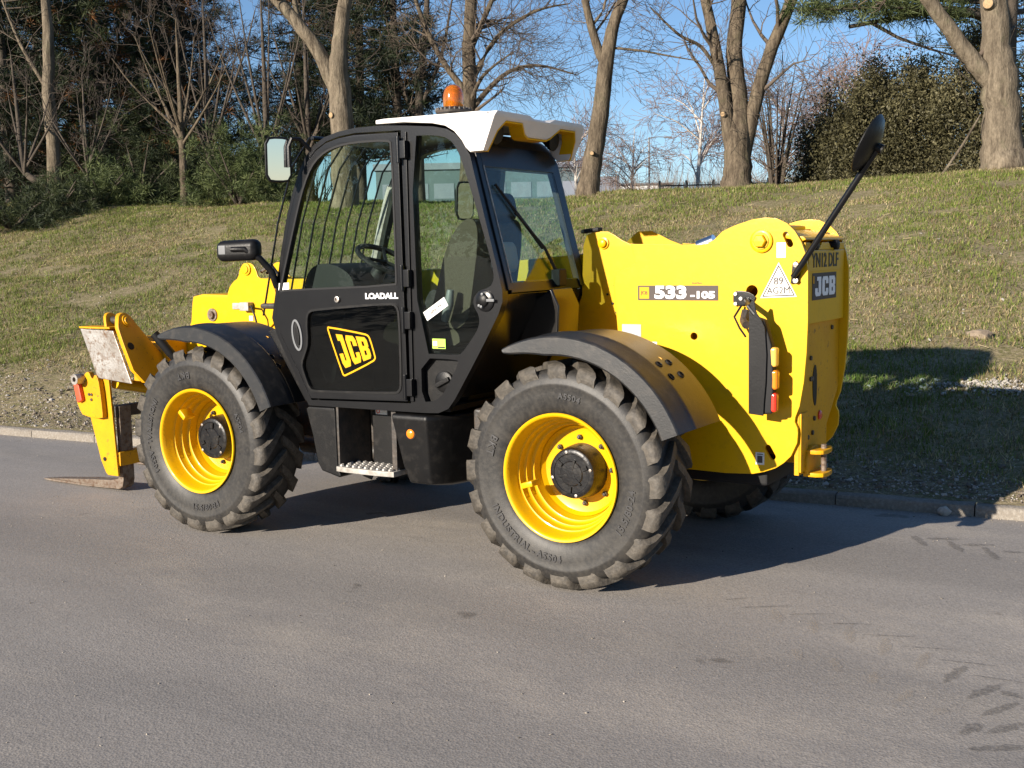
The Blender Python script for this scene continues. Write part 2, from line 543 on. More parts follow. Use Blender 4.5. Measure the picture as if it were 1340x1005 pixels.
# ---- kerb of single concrete stones
kerb = empty('kerb', (0, K0, 0)); kerb['kind'] = 'structure'
prof = [(.0, -.08), (.0, .056), (.010, .070), (.026, .077), (.122, .079), (.122, -.08)]
stone_m = []
for q in range(4):
    random.seed(q)
    mb = MB(); V = []; F = []
    NL = 7
    for i in range(NL):
        l = -.452 + .904 * i / (NL - 1)
        for k, (a, z) in enumerate(prof):
            j = .004 if 0 < k < 5 else 0
            V.append((l, a + random.uniform(-j, j), z + random.uniform(-j, j)))
    n = len(prof)
    for i in range(NL - 1):
        for k in range(n):
            F.append((i * n + k, i * n + (k + 1) % n, (i + 1) * n + (k + 1) % n, (i + 1) * n + k))
    F.append(tuple(range(n))); F.append(tuple((NL - 1) * n + k for k in range(n - 1, -1, -1)))
    mb.add(V, F)
    t_ = mb.build('kerb_stone', 'concrete', kerb, smooth=30)
    stone_m.append(t_.data)
    COL.objects.unlink(t_); bpy.data.objects.remove(t_)
random.seed(3)
for i in range(-22, 12):
    o = bpy.data.objects.new('kerb_stone', stone_m[(i * 7) % 4])
    COL.objects.link(o); o.parent = kerb
    l = i * .915 + .2
    o.location = (l / KN, KS * l / KN + random.uniform(-.003, .003), random.uniform(-.004, .004))
    o.rotation_euler = (random.uniform(-.01, .01), 0, math.atan(KS) + random.uniform(-.004, .004))

# ---- scattered stuff on the bank
rs = np.random.RandomState(11)
def color_mat(name, rough=.9, trans=0.0, gain=1.0):
    m = bpy.data.materials.new(name); m.use_nodes = True
    t = m.node_tree; b = t.nodes['Principled BSDF']
    b.inputs['Roughness'].default_value = rough
    b.inputs['Specular IOR Level'].default_value = .25
    at = t.nodes.new('ShaderNodeAttribute'); at.attribute_name = 'col'
    t.links.new(at.outputs['Color'], b.inputs['Base Color'])
    if trans > 0:
        tb = t.nodes.new('ShaderNodeBsdfTranslucent')
        t.links.new(at.outputs['Color'], tb.inputs['Color'])
        mx = t.nodes.new('ShaderNodeMixShader'); mx.inputs[0].default_value = trans
        out = t.nodes['Material Output']
        t.links.new(b.outputs[0], mx.inputs[1]); t.links.new(tb.outputs[0], mx.inputs[2])
        t.links.new(mx.outputs[0], out.inputs[0])
    return m
M['blade'] = color_mat('grass_blades', .8, .25)
M['pebble'] = color_mat('pebbles', .85)
M['leaf'] = color_mat('leaves', .55, .2)
M['needle'] = color_mat('needles', .6, .15)

def np_mesh(name, V, nper, C, m, parent=None, faces=None):
    """V (N*nper,3): N separate polygons of nper corners, colour C per polygon"""
    N = len(V) // nper
    me = bpy.data.meshes.new(name)
    me.vertices.add(len(V)); me.vertices.foreach_set('co', np.ascontiguousarray(V, np.float32).ravel())
    me.loops.add(N * nper); me.loops.foreach_set('vertex_index', np.arange(N * nper, dtype=np.int32))
    me.polygons.add(N); me.polygons.foreach_set('loop_start', np.arange(0, N * nper, nper, dtype=np.int32))
    me.polygons.foreach_set('loop_total', np.full(N, nper, np.int32))
    me.update(calc_edges=True)
    ca = me.color_attributes.new('col', 'FLOAT_COLOR', 'POINT')
    cc = np.ones((len(V), 4), np.float32); cc[:, :3] = np.repeat(C, nper, 0)
    ca.data.foreach_set('color', cc.ravel())
    me.materials.append(m)
    return link(name, me, parent)

# grass: short, grazed by winter, green and straw
NB = 820000
gs = .25 + 16.5 * rs.rand(NB) ** 1.35
gx = 7.0 + (-24.0 - 1.3 * gs) * rs.rand(NB) + .0 * gs
gy = yk(gx) + gs * KN
green = vnoise(gx * .45, gy * .45, 21) * .55 + vnoise(gx * 1.7, gy * 1.7, 22) * .45
bald = vnoise(gx * .8 + 40, gy * 1.2, 23) * .6 + vnoise(gx * 3.0, gy * 3.0, 24) * .4
edge = 0.75 + 1.0 * np.clip((-gx - 1) / 4, 0, 1) + (vnoise(gx * .9, gy * .2, 25) - .5) * .9      # gravel below this
keep = (bald > .18 + .26 * rs.rand(NB)) & (gs > edge - .4 + .8 * rs.rand(NB))
gx, gy, gs, green, bald = [a[keep] for a in (gx, gy, gs, green, bald)]
n = len(gx)
gz = bank_z(gx, gy)
h = rs.uniform(.015, .055, n) * (.7 + .7 * green) * (1 + gs * .02)
straw = rs.rand(n) < np.clip(1.10 - 1.55 * green, .12, .92)
lean = np.where(straw, rs.uniform(.5, 1.8, n), rs.uniform(.2, .9, n))
az = rs.uniform(0, 2 * PI, n)
dx = np.cos(az) * h * lean; dy = np.sin(az) * h * lean
wv = rs.uniform(.0028, .006, n) * (1 + gs * .06)
px_ = -np.sin(az) * wv; py_ = np.cos(az) * wv
B0 = np.stack([gx - px_, gy - py_, gz - .008], 1); B1 = np.stack([gx + px_, gy + py_, gz - .008], 1)
T = np.stack([gx + dx, gy + dy, gz + h + .0], 1)
V = np.stack([B0, B1, T], 1).reshape(-1, 3)
t = rs.rand(n, 1)
cg = np.array([.075, .105, .018]) * (1 - t) + np.array([.17, .205, .045]) * t
cs = np.array([.25, .195, .095]) * (1 - t) + np.array([.44, .365, .205]) * t
Cc = np.where(straw[:, None], cs, cg)
br = (rs.rand(n) < .12)[:, None]
Cc = np.where(br, np.array([.17, .115, .062]) * (.5 + t), Cc)
Cc = Cc * (.90 + .55 * vnoise(gx * 5, gy * 5, 31))[:, None]
grass = np_mesh('grass', V, 3, Cc, M['blade'])
tag(grass, 'short green and straw coloured winter grass covering the bank', 'grass', kind='stuff')

# dead straws and twigs lying on the bank
n = 1500
gs = rs.uniform(.5, 14, n); gx = 7 + (-24 - 1.2 * gs) * rs.rand(n); gy = yk(gx) + gs * KN
az = rs.normal(0, .9, n); ln = rs.uniform(.04, .15, n)
x1 = gx + np.cos(az) * ln; y1 = gy + np.sin(az) * ln
wv = rs.uniform(.002, .004, n)
Z0 = bank_z(gx, gy) + .03; Z1 = bank_z(x1, y1) + .045
V = np.stack([np.stack([gx, gy, Z0 - wv], 1), np.stack([x1, y1, Z1 - wv], 1), np.stack([x1, y1, Z1 + wv], 1), np.stack([gx, gy, Z0 + wv], 1)], 1).reshape(-1, 3)
t = rs.rand(n, 1)
straws = np_mesh('dead_straw', V, 4, np.array([.25, .19, .10]) * (1 - t) + np.array([.42, .35, .21]) * t, M['blade'])
tag(straws, 'dead straw and twigs lying over the grass bank', 'straw', kind='stuff')

# gravel and broken stone along the kerb
def stones(n, x, y, z, r, C):
    g = (1 + 5 ** .5) / 2
    O = np.array([(-1, g, 0), (1, g, 0), (-1, -g, 0), (1, -g, 0), (0, -1, g), (0, 1, g), (0, -1, -g), (0, 1, -g), (g, 0, -1), (g, 0, 1), (-g, 0, -1), (-g, 0, 1)]) / 1.9
    F = np.array([(0, 11, 5), (0, 5, 1), (0, 1, 7), (0, 7, 10), (0, 10, 11), (1, 5, 9), (5, 11, 4), (11, 10, 2), (10, 7, 6), (7, 1, 8), (3, 9, 4), (3, 4, 2), (3, 2, 6), (3, 6, 8), (3, 8, 9), (4, 9, 5), (2, 4, 11), (6, 2, 10), (8, 6, 7), (9, 8, 1)])
    P = O[None] * (1 + rs.uniform(-.35, .25, (n, 12, 1)))
    P = P * (r[:, None, None] * rs.uniform(.6, 1.3, (n, 1, 3)) * np.array([1, 1, .75]))
    a = rs.uniform(0, 2 * PI, n)
    c, s_ = np.cos(a)[:, None], np.sin(a)[:, None]
    tl = rs.uniform(-.5, .5, (n, 1))
    X = P[..., 0] * c - P[..., 1] * s_; Yy = P[..., 0] * s_ + P[..., 1] * c
    Zz = P[..., 2] + X * tl
    Q = np.stack([X + x[:, None], Yy + y[:, None], Zz + z[:, None]], 2)
    return Q[:, F].reshape(-1, 3), np.repeat(C, 20, 0)
n = 26000
x = rs.uniform(-17, 7.5, n)
wid = 0.55 + 1.0 * np.clip((-x - 1) / 4, 0, 1) + (vnoise(x * .9, x * 0, 25) - .5) * .6
s = .15 + np.abs(rs.normal(0, .62, n)) * np.maximum(wid, .25)
y = yk(x) + s * KN
r = rs.uniform(.004, .013, n) * (1 + 1.2 * (rs.rand(n) < .06))
t = rs.rand(n, 1)
C = np.where(rs.rand(n, 1) < .33, np.array([.36, .33, .295]) * (.75 + .5 * t), np.array([.17, .14, .108]) * (.6 + .7 * t))
V, CC = stones(n, x, y, bank_z(x, y) + r * .2, r, C)
# the little heap on the right and odd stones up the bank
n2 = 1500
x2 = np.concatenate([rs.normal(4.15, .45, 900), rs.uniform(-14, 7, 600)])
s2 = np.concatenate([2.35 + rs.normal(0, .10, 900), rs.uniform(.5, 8, 600)])
y2 = yk(x2) + s2 * KN
r2 = rs.uniform(.006, .02, n2)
C2 = np.array([.40, .37, .33]) * (.55 + .6 * rs.rand(n2, 1))
V2, CC2 = stones(n2, x2, y2, bank_z(x2, y2) + r2 * .6, r2, C2)
gravel = np_mesh('gravel', np.vstack([V, V2]), 3, np.vstack([CC, CC2]), M['pebble'])
tag(gravel, 'pale gravel and broken stone spread behind the kerb', 'gravel', kind='stuff')
# grit and flecks on the road
n = 1500
x = np.concatenate([rs.uniform(-9, 7, 700), rs.uniform(-9, 7, 800)])
y = np.concatenate([rs.uniform(-5.5, 1.2, 700), yk(x[700:]) - np.abs(rs.normal(0, .10, 800))])
y = np.minimum(y, yk(x) - .01)
r = rs.uniform(.002, .006, n)
C = np.array([.33, .29, .24]) * (.35 + rs.rand(n, 1))
V, CC = stones(n, x, y, r * .3, r, C)
grit = np_mesh('road_grit', V, 3, CC, M['pebble'])
tag(grit, 'loose grit scattered over the asphalt and along the kerb', 'grit', kind='stuff')
# a few real stones: on the kerb and on the bank
def rock(name, loc, r, label, col=(.42, .38, .33), flat=.6, seed=1):
    bm = bmesh.new(); bmesh.ops.create_icosphere(bm, subdivisions=2, radius=1)
    for v in bm.verts:
        q = v.co * 1.6 + Vector((seed * 3.1, 0, 0))
        v.co *= 1 + .35 * noise.noise(q)
        v.co = Vector((v.co.x * r, v.co.y * r * .8, v.co.z * r * flat))
    me = bpy.data.meshes.new(name); bm.to_mesh(me); bm.free()
    me.materials.append(mat(name + '_material', col, .9, n1=(14, tuple(c * .6 for c in col), .5, .15), bump=(30, .5)))
    o = link(name, me); o.location = loc
    return tag(o, label, 'stone')
rock('broken_stone', (4.12, yk(4.12) - .03, .03), .045, 'small pale broken stone lying against the kerb in shadow', (.55, .50, .44), .7, 4)
for k, (px, ss_, r) in enumerate(((3.60, 3.85, .13), (4.3, 5.2, .14))):
    rock('bank_stone', (px, yk(px) + ss_ * KN, bz(px, yk(px) + ss_ * KN) + r * .1), r,
         ('flat earthy stone half buried in the grass above the shadow', 'flat earthy stone at the right edge of the grass bank')[k], (.27, .21, .15), .45, k + 7)

# dusty prints of a tractor tyre on the asphalt
MK_D = [(3.94, -0.92, 4.14, -0.8), (4.16, -0.96, 4.35, -0.87), (4.34, -1.05, 4.56, -0.96), (4.53, -1.12, 4.76, -1.06), (4.71, -1.22, 4.95, -1.18), (4.88, -1.34, 5.08, -1.33), (3.69, -0.93, 3.91, -0.78), (3.57, -0.85, 3.68, -0.74)]
MK_L = [(3.84, -0.87, 3.94, -1.07), (4.05, -0.92, 4.14, -1.14), (4.24, -0.95, 4.32, -1.2), (4.44, -1.05, 4.49, -1.28), (4.65, -1.15, 4.66, -1.37), (4.31, -1.42, 4.38, -1.58), (4.13, -1.39, 4.19, -1.52), (4.52, -1.51, 4.54, -1.64), (4.7, -1.63, 4.68, -1.78), (4.85, -1.76, 4.84, -1.85)]
MK_K = [(4.83, -1.25, 4.79, -1.49), (5.0, -1.39, 4.91, -1.62), (5.09, -1.57, 4.99, -1.77), (5.0, -1.86, 4.96, -1.99), (5.14, -1.77, 5.04, -1.93), (5.18, -1.99, 5.01, -2.11), (5.01, -1.47, 5.1, -1.51), (4.08, 0.96, 4.21, 0.74), (4.17, 0.93, 4.36, 1.01), (4.3, 0.93, 4.43, 0.69), (4.39, 0.87, 4.56, 0.96), (4.51, 0.87, 4.64, 0.61), (4.62, 0.82, 4.74, 0.85), (5.2, -1.25, 5.35, -1.3), (5.26, -1.62, 5.16, -1.86), (5.34, -1.9, 5.2, -2.2)]
def stain_mat(name, col, dens):
    m = mat(name, col, .95, spec=.1)
    t = m.node_tree; b = t.nodes['Principled BSDF']
    tc = t.nodes.new('ShaderNodeTexCoord')
    nz = t.nodes.new('ShaderNodeTexNoise'); nz.inputs['Scale'].default_value = 120; nz.inputs['Detail'].default_value = 5
    t.links.new(tc.outputs['Object'], nz.inputs['Vector'])
    r = t.nodes.new('ShaderNodeValToRGB')
    r.color_ramp.elements[0].position = .50 - dens * .35; r.color_ramp.elements[1].position = .66 - dens * .2
    t.links.new(nz.outputs['Fac'], r.inputs['Fac'])
    ml = t.nodes.new('ShaderNodeMath'); ml.operation = 'MULTIPLY'; ml.inputs[1].default_value = .27
    t.links.new(r.outputs['Color'], ml.inputs[0])
    t.links.new(ml.outputs[0], b.inputs['Alpha'])
    return m
M['stain_dark'] = stain_mat('dark_tyre_print', (.045, .042, .04), .5)
M['stain_light'] = stain_mat('dusty_tyre_print', (.42, .36, .29), .45)
random.seed(5)
def print_mark(x0, y0, x1, y1, wdt, m):
    a = Vector((x0, y0, 0)); b = Vector((x1, y1, 0)); d = (b - a); n_ = Vector((-d.y, d.x, 0)).normalized()
    up_ = []; dn = []
    for i in range(9):
        t_ = i / 8
        w_ = wdt * (math.sin(PI * min(1, t_ * .9 + .08)) ** .6) * random.uniform(.6, 1.2)
        c = a + d * t_
        up_.append(c + n_ * w_ * random.uniform(.7, 1.1)); dn.append(c - n_ * w_ * random.uniform(.7, 1.1))
    V = [(p.x, p.y, .004) for p in up_] + [(p.x, p.y, .004) for p in dn]
    F = [(i, i + 9, i + 10, i + 1) for i in range(8)]
    mb = MB().add(V, F)
    return mb.build('tyre_print', m, road, smooth=0, recalc=False)
for q in MK_D: print_mark(*q, .010, 'stain_dark')
for q in MK_L: print_mark(*q, .032, 'stain_light')
for q in MK_K: print_mark(*q, .034, 'stain_dark')

# ================================================================== THE TELEHANDLER
# x runs to the rear of the machine, y to its right side (away from the camera), z up
TH = empty('telehandler', (1.4, 0, 0))
tag(TH, 'yellow telescopic handler with black cab and white roof parked by the kerb', 'telehandler')

WR = .617
# ---------------------------------------------------------------- wheels
def tyre_mb():
    mb = MB()
    prof = [(.325, -.150), (.345, -.176), (.372, -.188), (.40, -.197), (.45, -.2035), (.49, -.203), (.497, -.2055), (.507, -.2045), (.525, -.199), (.552, -.190), (.570, -.172), (.578, -.14), (.581, -.07), (.582, 0)]
    prof = prof + [(r, -y) for r, y in reversed(prof[:-1])]
    mb.lathe(prof, n=96, close=True)
    mb.cur = 1
    NL = 20
    rs_ = random.Random(2)
    for side in (-1, 1):
        for k in range(NL):
            a0 = 2 * PI * (k + (.5 if side > 0 else 0)) / NL
            # lug runs from the centre (ahead in rotation) to the shoulder, then down the sidewall
            secs = []
            for (yy, rt_, rb, da, hw) in ((-.012, .613, .570, .0, .028), (.05, .617, .570, .080, .030), (.10, .617, .567, .165, .034), (.145, .612, .558, .240, .047), (.176, .606, .545, .285, .058), (.195, .593, .530, .310, .064), (.2040, .569, .515, .324, .058), (.2072, .540, .502, .332, .042), (.2050, .512, .490, .336, .022)):
                a = a0 - da            # shoulder lags the centre
                secs.append((yy * side, rt_ + rs_.uniform(-.003, .002), rb, a, hw))
            V = []; F = []
            for (y_, ro, ri, a, hw) in secs:
                # four corners: base-, top-, top+, base+
                for (r_, off) in ((ri, -hw * 1.12), (ro, -hw * .86), (ro, hw * .82), (ri, hw * 1.12)):
                    # inner base sits inside the carcass
                    aa = a + off / .6
                    V.append((r_ * math.cos(aa), y_ if r_ > .56 else y_ * .95, r_ * math.sin(aa)))
            m = len(secs)
            for i in range(m - 1):
                for j in range(3):
                    F.append((i * 4 + j, i * 4 + j + 1, (i + 1) * 4 + j + 1, (i + 1) * 4 + j))
            F.append((0, 1, 2, 3)); F.append(((m - 1) * 4 + 3, (m - 1) * 4 + 2, (m - 1) * 4 + 1, (m - 1) * 4))
            mb.add(V, F)
    return mb

def ring_text(mb, txt, r, mid_deg, size, y, flip=False, xs=1.0):
    V, F = text_mesh(txt, size, .0035, .0015, 1.15)
    out = []
    for (px, py, pz) in V:
        rr = r + (py if not flip else -py)
        # seen from -y, x to the right and z up: text reads clockwise
        a = rad(mid_deg) - (px * xs / r if not flip else -px * xs / r)
        yy = y - pz - max(0, 0) + abs(rr - .45) ** 2 * 1.5
        out.append((rr * math.cos(a), yy, rr * math.sin(a)))
    mb.add(out, F)

wheel_proto = None
def make_wheel(loc, flip, name='wheel', spin=0.0, letters=True):
    """disc is the part 'wheel'; tyre, rim, hub, nuts and valve hang on it.  local -y is outward"""
    e = MB()
    e.lathe([(.05, .075), (.20, .075), (.232, .065), (.250, .04), (.250, .055), (.225, .085), (.05, .095)], n=48)
    wd = e.build(name, 'yellow', TH, smooth=30)
    wd.matrix_parent_inverse = Matrix()
    wd.location = Vector(loc) - TH.location
    wd.rotation_euler = (0, spin, PI if flip else 0)
    tm = tyre_mesh
    def child(nm, me):
        o = bpy.data.objects.new(nm, me); COL.objects.link(o); o.parent = wd; return o
    child('tyre', tm)
    for nm, me in wheel_parts: child(nm, me)
    if letters: 
        for q in letter_meshes: child('sidewall_lettering', q)
    return wd
_t = tyre_mb().build('tyre', ['rubber', 'rubber_lug'], None, bevel=0, smooth=52)
tyre_mesh = _t.data; bpy.data.objects.remove(_t)
wheel_parts = []
def keep_mesh(mb, nm, m, **k):
    o = mb.build(nm, m, None, **k); me = o.data; bpy.data.objects.remove(o); wheel_parts.append((nm, me))
rm = MB()
rm.lathe([(.334, -.155), (.340, -.182), (.348, -.190), (.345, -.197), (.334, -.196), (.326, -.188), (.322, -.168), (.316, -.155), (.312, -.118), (.306, -.108), (.300, -.106), (.297, -.070), (.290, -.060), (.283, -.058), (.280, -.022), (.272, -.012), (.263, -.010), (.259, .020), (.254, .035), (.249, .062), (.30, .10), (.325, .16), (.34, .19), (.346, .19), (.335, .15), (.325, .05), (.326, -.10)], n=72, close=True)
keep_mesh(rm, 'rim', 'yellow', smooth=40)
hb = MB()
hb.lathe([(.150, .078), (.147, .02), (.140, -.035), (.134, -.052), (.124, -.058), (.110, -.058), (.106, -.054), (.07, -.054), (.064, -.060), (.03, -.062), (.0, -.062)], n=40)
for k in range(3):
    a = 2 * PI * k / 3 + .4
    hb.obox((.088 * math.cos(a), -.058, .088 * math.sin(a)), Vector((math.cos(a), 0, math.sin(a))) * .017, (0, .006, 0), Vector((-math.sin(a), 0, math.cos(a))) * .010)
    a += .9
    hb.obox((.05 * math.cos(a), -.060, .05 * math.sin(a)), Vector((math.cos(a), 0, math.sin(a))) * .03, (0, .004, 0), Vector((-math.sin(a), 0, math.cos(a))) * .006)
keep_mesh(hb, 'hub', 'hub', smooth=35)
for k in range(8):
    a = 2 * PI * (k + .1) / 8
    nb = MB()
    nb.lathe([(.015, .076), (.015, .058), (.013, .056), (.008, .056), (.008, .046), (.0, .045)], org=(.183 * math.cos(a), 0, .183 * math.sin(a)), n=6)
    keep_mesh(nb, 'wheel_nut', 'darkmetal', smooth=0)
for k in range(4):
    a = 2 * PI * (k + .15) / 4
    nb = MB()
    nb.lathe([(.009, -.056), (.009, -.062), (.0, -.063)], org=(.120 * math.cos(a), 0, .120 * math.sin(a)), n=6)
    keep_mesh(nb, 'hub_bolt', 'steel', smooth=0)
vb = MB()
a = rad(196)
vb.box(-.012, .06, -.02, .02, -.016, .016)
vb.v = [(.255 * math.cos(a) + p[0] * math.cos(a) * -1.0 + p[2] * math.sin(a), -.115 + p[1] * 2.2, .255 * math.sin(a) - p[0] * math.sin(a) - p[2] * math.cos(a)) for p in vb.v]
keep_mesh(vb, 'valve_guard', 'yellow', bevel=.006, smooth=40)
letter_meshes = []
for (tx_, rr_, md_, sz_, fl_) in (('INDUSTRIAL', .440, 225, .052, True), ('-', .440, 249, .052, True), ('A5504', .440, 262, .052, True), ('15.5/80-24', .440, -20, .052, True), ('BKT', .440, 160, .06, True), ('A5504', .440, 80, .045, False)):
    lm_ = MB(); ring_text(lm_, tx_, rr_, md_, sz_, -.2045, flip=fl_)
    _l = lm_.build('sidewall_lettering', 'letter', None, smooth=0, recalc=False); letter_meshes.append(_l.data); bpy.data.objects.remove(_l)
YW = -.936
make_wheel((0, YW, WR), False, spin=rad(60))
make_wheel((2.75, YW, WR), False, spin=rad(0))
make_wheel((0, -YW, WR), True, spin=rad(15), letters=False)
make_wheel((2.75, -YW, WR), True, spin=rad(33), letters=False)

# ---------------------------------------------------------------- mudguards
def fender(cx, a_front, a_rear, sgn=-1, name='mudguard', wide=.56):
    """sheet bent round the wheel with a turned-down outer lip; a_front > a_rear in degrees (0 = rear)"""
    mb = MB()
    N = 40
    yo = 1.155
    sec = [(.668, yo), (.746, yo - .003), (.753, yo - .009), (.758, yo - .030), (.761, yo - .17), (.767, yo - .185), (.767, yo - .205), (.760, yo - .22), (.757, yo - wide + .03), (.745, yo - wide + .005), (.700, yo - wide)]
    th = .010
    V = []; F = []
    full = sec + [(r - th, y - (.008 if i < 2 else 0)) for i, (r, y) in reversed(list(enumerate(sec)))]
    m = len(full)
    for i in range(N + 1):
        t_ = i / N
        a = rad(vlerp(a_front, a_rear, t_))
        taper = min(1, t_ / .22) ** .7
        tail = 1 - max(0, (t_ - .9) / .1) * 0
        for k, (r, y) in enumerate(full):
            r2 = r
            if k in (0, 1, m - 1, m - 2):
                base = .748 if k in (0, 1) else .738
                r2 = vlerp(base - (.012 if k in (0, m - 1) else 0), r - (.006 if k in (0, m - 1) else 0) * 1, taper)
            V.append((cx + r2 * math.cos(a), sgn * y, WR + r2 * math.sin(a)))
    for i in range(N):
        for k in range(m):
            F.append((i * m + k, i * m + (k + 1) % m, (i + 1) * m + (k + 1) % m, (i + 1) * m + k))
    F.append(tuple(range(m))); F.append(tuple(N * m + k for k in range(m - 1, -1, -1)))
    mb.add(V, F)
    fo = mb.build(name, 'fender', TH, smooth=24)
    return fo
def fender_holes(fo, cx, spots, sgn=-1):
    for (deg, y) in spots:
        a = rad(deg)
        n_ = Vector((math.cos(a), 0, math.sin(a)))
        MB().lathe([(.022, -.006), (.022, .006), (.016, .008), (.014, .002), (0, .001)], org=Vector((cx, sgn * y, WR)) + n_ * .758, axis=n_, n=14).build('mudguard_hole', 'dark', fo, smooth=40)  # dark discs, slightly proud, give the shade inside the holes by colour
f1 = fender(0, 113, 21)
fender_holes(f1, 0, ((47, .93), (47, .83), (41, .93), (41, .83)))
f2 = fender(2.75, 116, 22)
fender_holes(f2, 2.75, ((52, .88), (52, .76), (45, .88), (45, .76)))
fender(0, 113, 21, 1); fender(2.75, 116, 26, 1)
for sx, cx, a in ((-1, 0, 62), (-1, 2.75, 55), (1, 0, 62), (1, 2.75, 55)):
    a = rad(a)
    MB().tube([(cx + .742 * math.cos(a), sx * .80, WR + .742 * math.sin(a)), (cx + .70 * math.cos(a), sx * .55, WR + .70 * math.sin(a)), (cx + .60 * math.cos(a), sx * .33, WR + .60 * math.sin(a))], .022, 8).build('mudguard_bracket', 'yellow_worn', TH)

# ---------------------------------------------------------------- chassis
YP = .37
OUT = [(2.735, 1.33), (2.706, 1.615), (2.704, 1.645), (2.712, 1.672), (2.735, 1.69), (2.80, 1.712), (2.832, 1.735), (2.828, 1.77), (2.80, 1.846), (2.82, 1.842), (3.209, 1.829), (3.27, 1.834), (3.31, 1.855), (3.356, 1.898), (3.40, 1.918), (3.444, 1.934), (3.53, 1.958), (3.60, 1.966), (3.66, 1.960), (3.719, 1.932), (3.762, 1.890), (3.796, 1.835), (3.822, 1.765), (3.834, 1.68), (3.836, 1.42), (3.830, 1.25), (3.817, 1.096), (3.795, .965), (3.772, .905), (3.769, .880), (3.784, .848), (3.787, .82), (3.783, .766), (3.750, .693), (3.71, .652), (3.665, .620), (3.60, .594), (3.536, .578), (3.38, .569), (3.174, .572), (2.9, .56), (2.74, .56)]
def circ(cx, cz, r, n=16): return [(cx + r * math.cos(2 * PI * i / n), cz + r * math.sin(2 * PI * i / n)) for i in range(n)]
def capsule(x0, z0, x1, z1, r, n=7):
    a = math.degrees(math.atan2(z1 - z0, x1 - x0))
    return arc(x0, z0, r, a + 90, a + 270, n) + arc(x1, z1, r, a - 90, a + 90, n)
HOL = [circ(3.19, 1.325, .021), circ(3.527, 1.575, .033), capsule(3.712, 1.872, 3.737, 1.822, .016), capsule(3.621, .728, 3.648, .682, .018)]
def plate_mb(y0, y1): return MB().prism(OUT, y0, y1, 'y', HOL)
lp = plate_mb(-YP, -YP + .022).build('side_plate', 'yellow', TH, bevel=.0035, smooth=30)
tag(lp, 'sunlit left rear side plate')
MB().prism([(2.72, .56), (2.745, .56), (2.745, 1.33), (2.716, 1.62), (2.72, 1.665), (2.70, 1.66), (2.69, 1.62), (2.715, 1.33)], -YP + .002, -.10).build('plate_return', 'yellow', TH, bevel=.003)
rp = plate_mb(YP - .022, YP).build('side_plate', 'yellow', TH, bevel=.0035, smooth=30)
YI = .10
# inner sheet of the tower, set back from the outer plate
mb = MB().prism([(1.95, .60), (2.95, .60), (2.95, 1.80), (2.74, 1.826), (2.67, 1.842), (2.61, 1.868), (2.56, 1.90), (2.515, 1.922), (2.43, 1.926), (2.37, 1.905), (2.345, 1.84), (2.33, 1.54), (1.95, 1.50)], -YI, -YI + .02)
ck = mb.build('tower_cheek', 'yellow', TH, bevel=.004, smooth=30)
for (x_, z_) in ((2.56, 1.60), (2.51, 1.545), (2.545, 1.49), (2.57, 1.435)):
    MB().lathe([(.007, 0), (.007, .006), (0, .007)], org=(x_, -YI, z_), axis=(0, -1, 0), n=8).build('rivet', 'dark', ck, smooth=40)
MB().lathe([(.036, 0), (.036, .010), (.025, .012), (.025, .026), (.020, .030), (0, .031)], org=(2.487, -YI, 1.853), axis=(0, -1, 0), n=20).build('pivot_pin', 'yellow', ck, smooth=40)
MB().lathe([(.062, 0), (.062, .012), (.052, .016), (.044, .016), (.044, .022)], org=(3.581, -YP, 1.842), axis=(0, -1, 0), n=28).build('pivot_boss', 'yellow', lp, smooth=40)
MB().lathe([(.036, .012), (.036, .042), (.031, .047), (0, .048)], org=(3.581, -YP, 1.842), axis=(0, -1, 0), n=6).build('pivot_bolt', 'yellow', lp, smooth=0)
# rear wall between the plates
rw = MB().prism([(-.345, .585), (.10, .585), (.13, .60), (.13, .80), (.345, 1.0), (.345, 1.775), (-.345, 1.775)], 3.760, 3.785, 'x', [circ(-.02, 1.02, .001, 3)])
rear = rw.build('rear_wall', 'yellow_worn', TH, bevel=.003, smooth=30)
MB().prism(smooth_poly([(-.125, 1.13), (-.085, 1.17), (-.06, 1.13), (-.055, 1.0), (-.075, .925), (-.11, .95), (-.13, 1.03)], 2), 3.775, 3.788, 'x').build('access_hole', 'dark', rear, smooth=0)
MB().box(3.784, 3.797, -.342, -.23, .60, .92).build('rear_flange', 'yellow_worn', rear, bevel=.004)
MB().lathe([(.026, 0), (.026, .006), (.018, .012), (0, .014)], org=(3.786, -.005, .872), axis=(1, 0, 0), n=16).build('red_reflector', 'redlens', rear, smooth=40)
for (y_, z_) in ((-.17, 1.205), (-.17, 1.09), (-.145, 1.09), (-.10, .865), (-.13, .79), (-.21, .775), (-.24, .70), (.20, 1.35), (-.28, 1.33), (.25, 1.60)):
    MB().lathe([(.014, 0), (.014, .010), (0, .011)], org=(3.785, y_, z_), axis=(1, 0, 0), n=6).build('rear_bolt', 'darkmetal', rear, smooth=0)
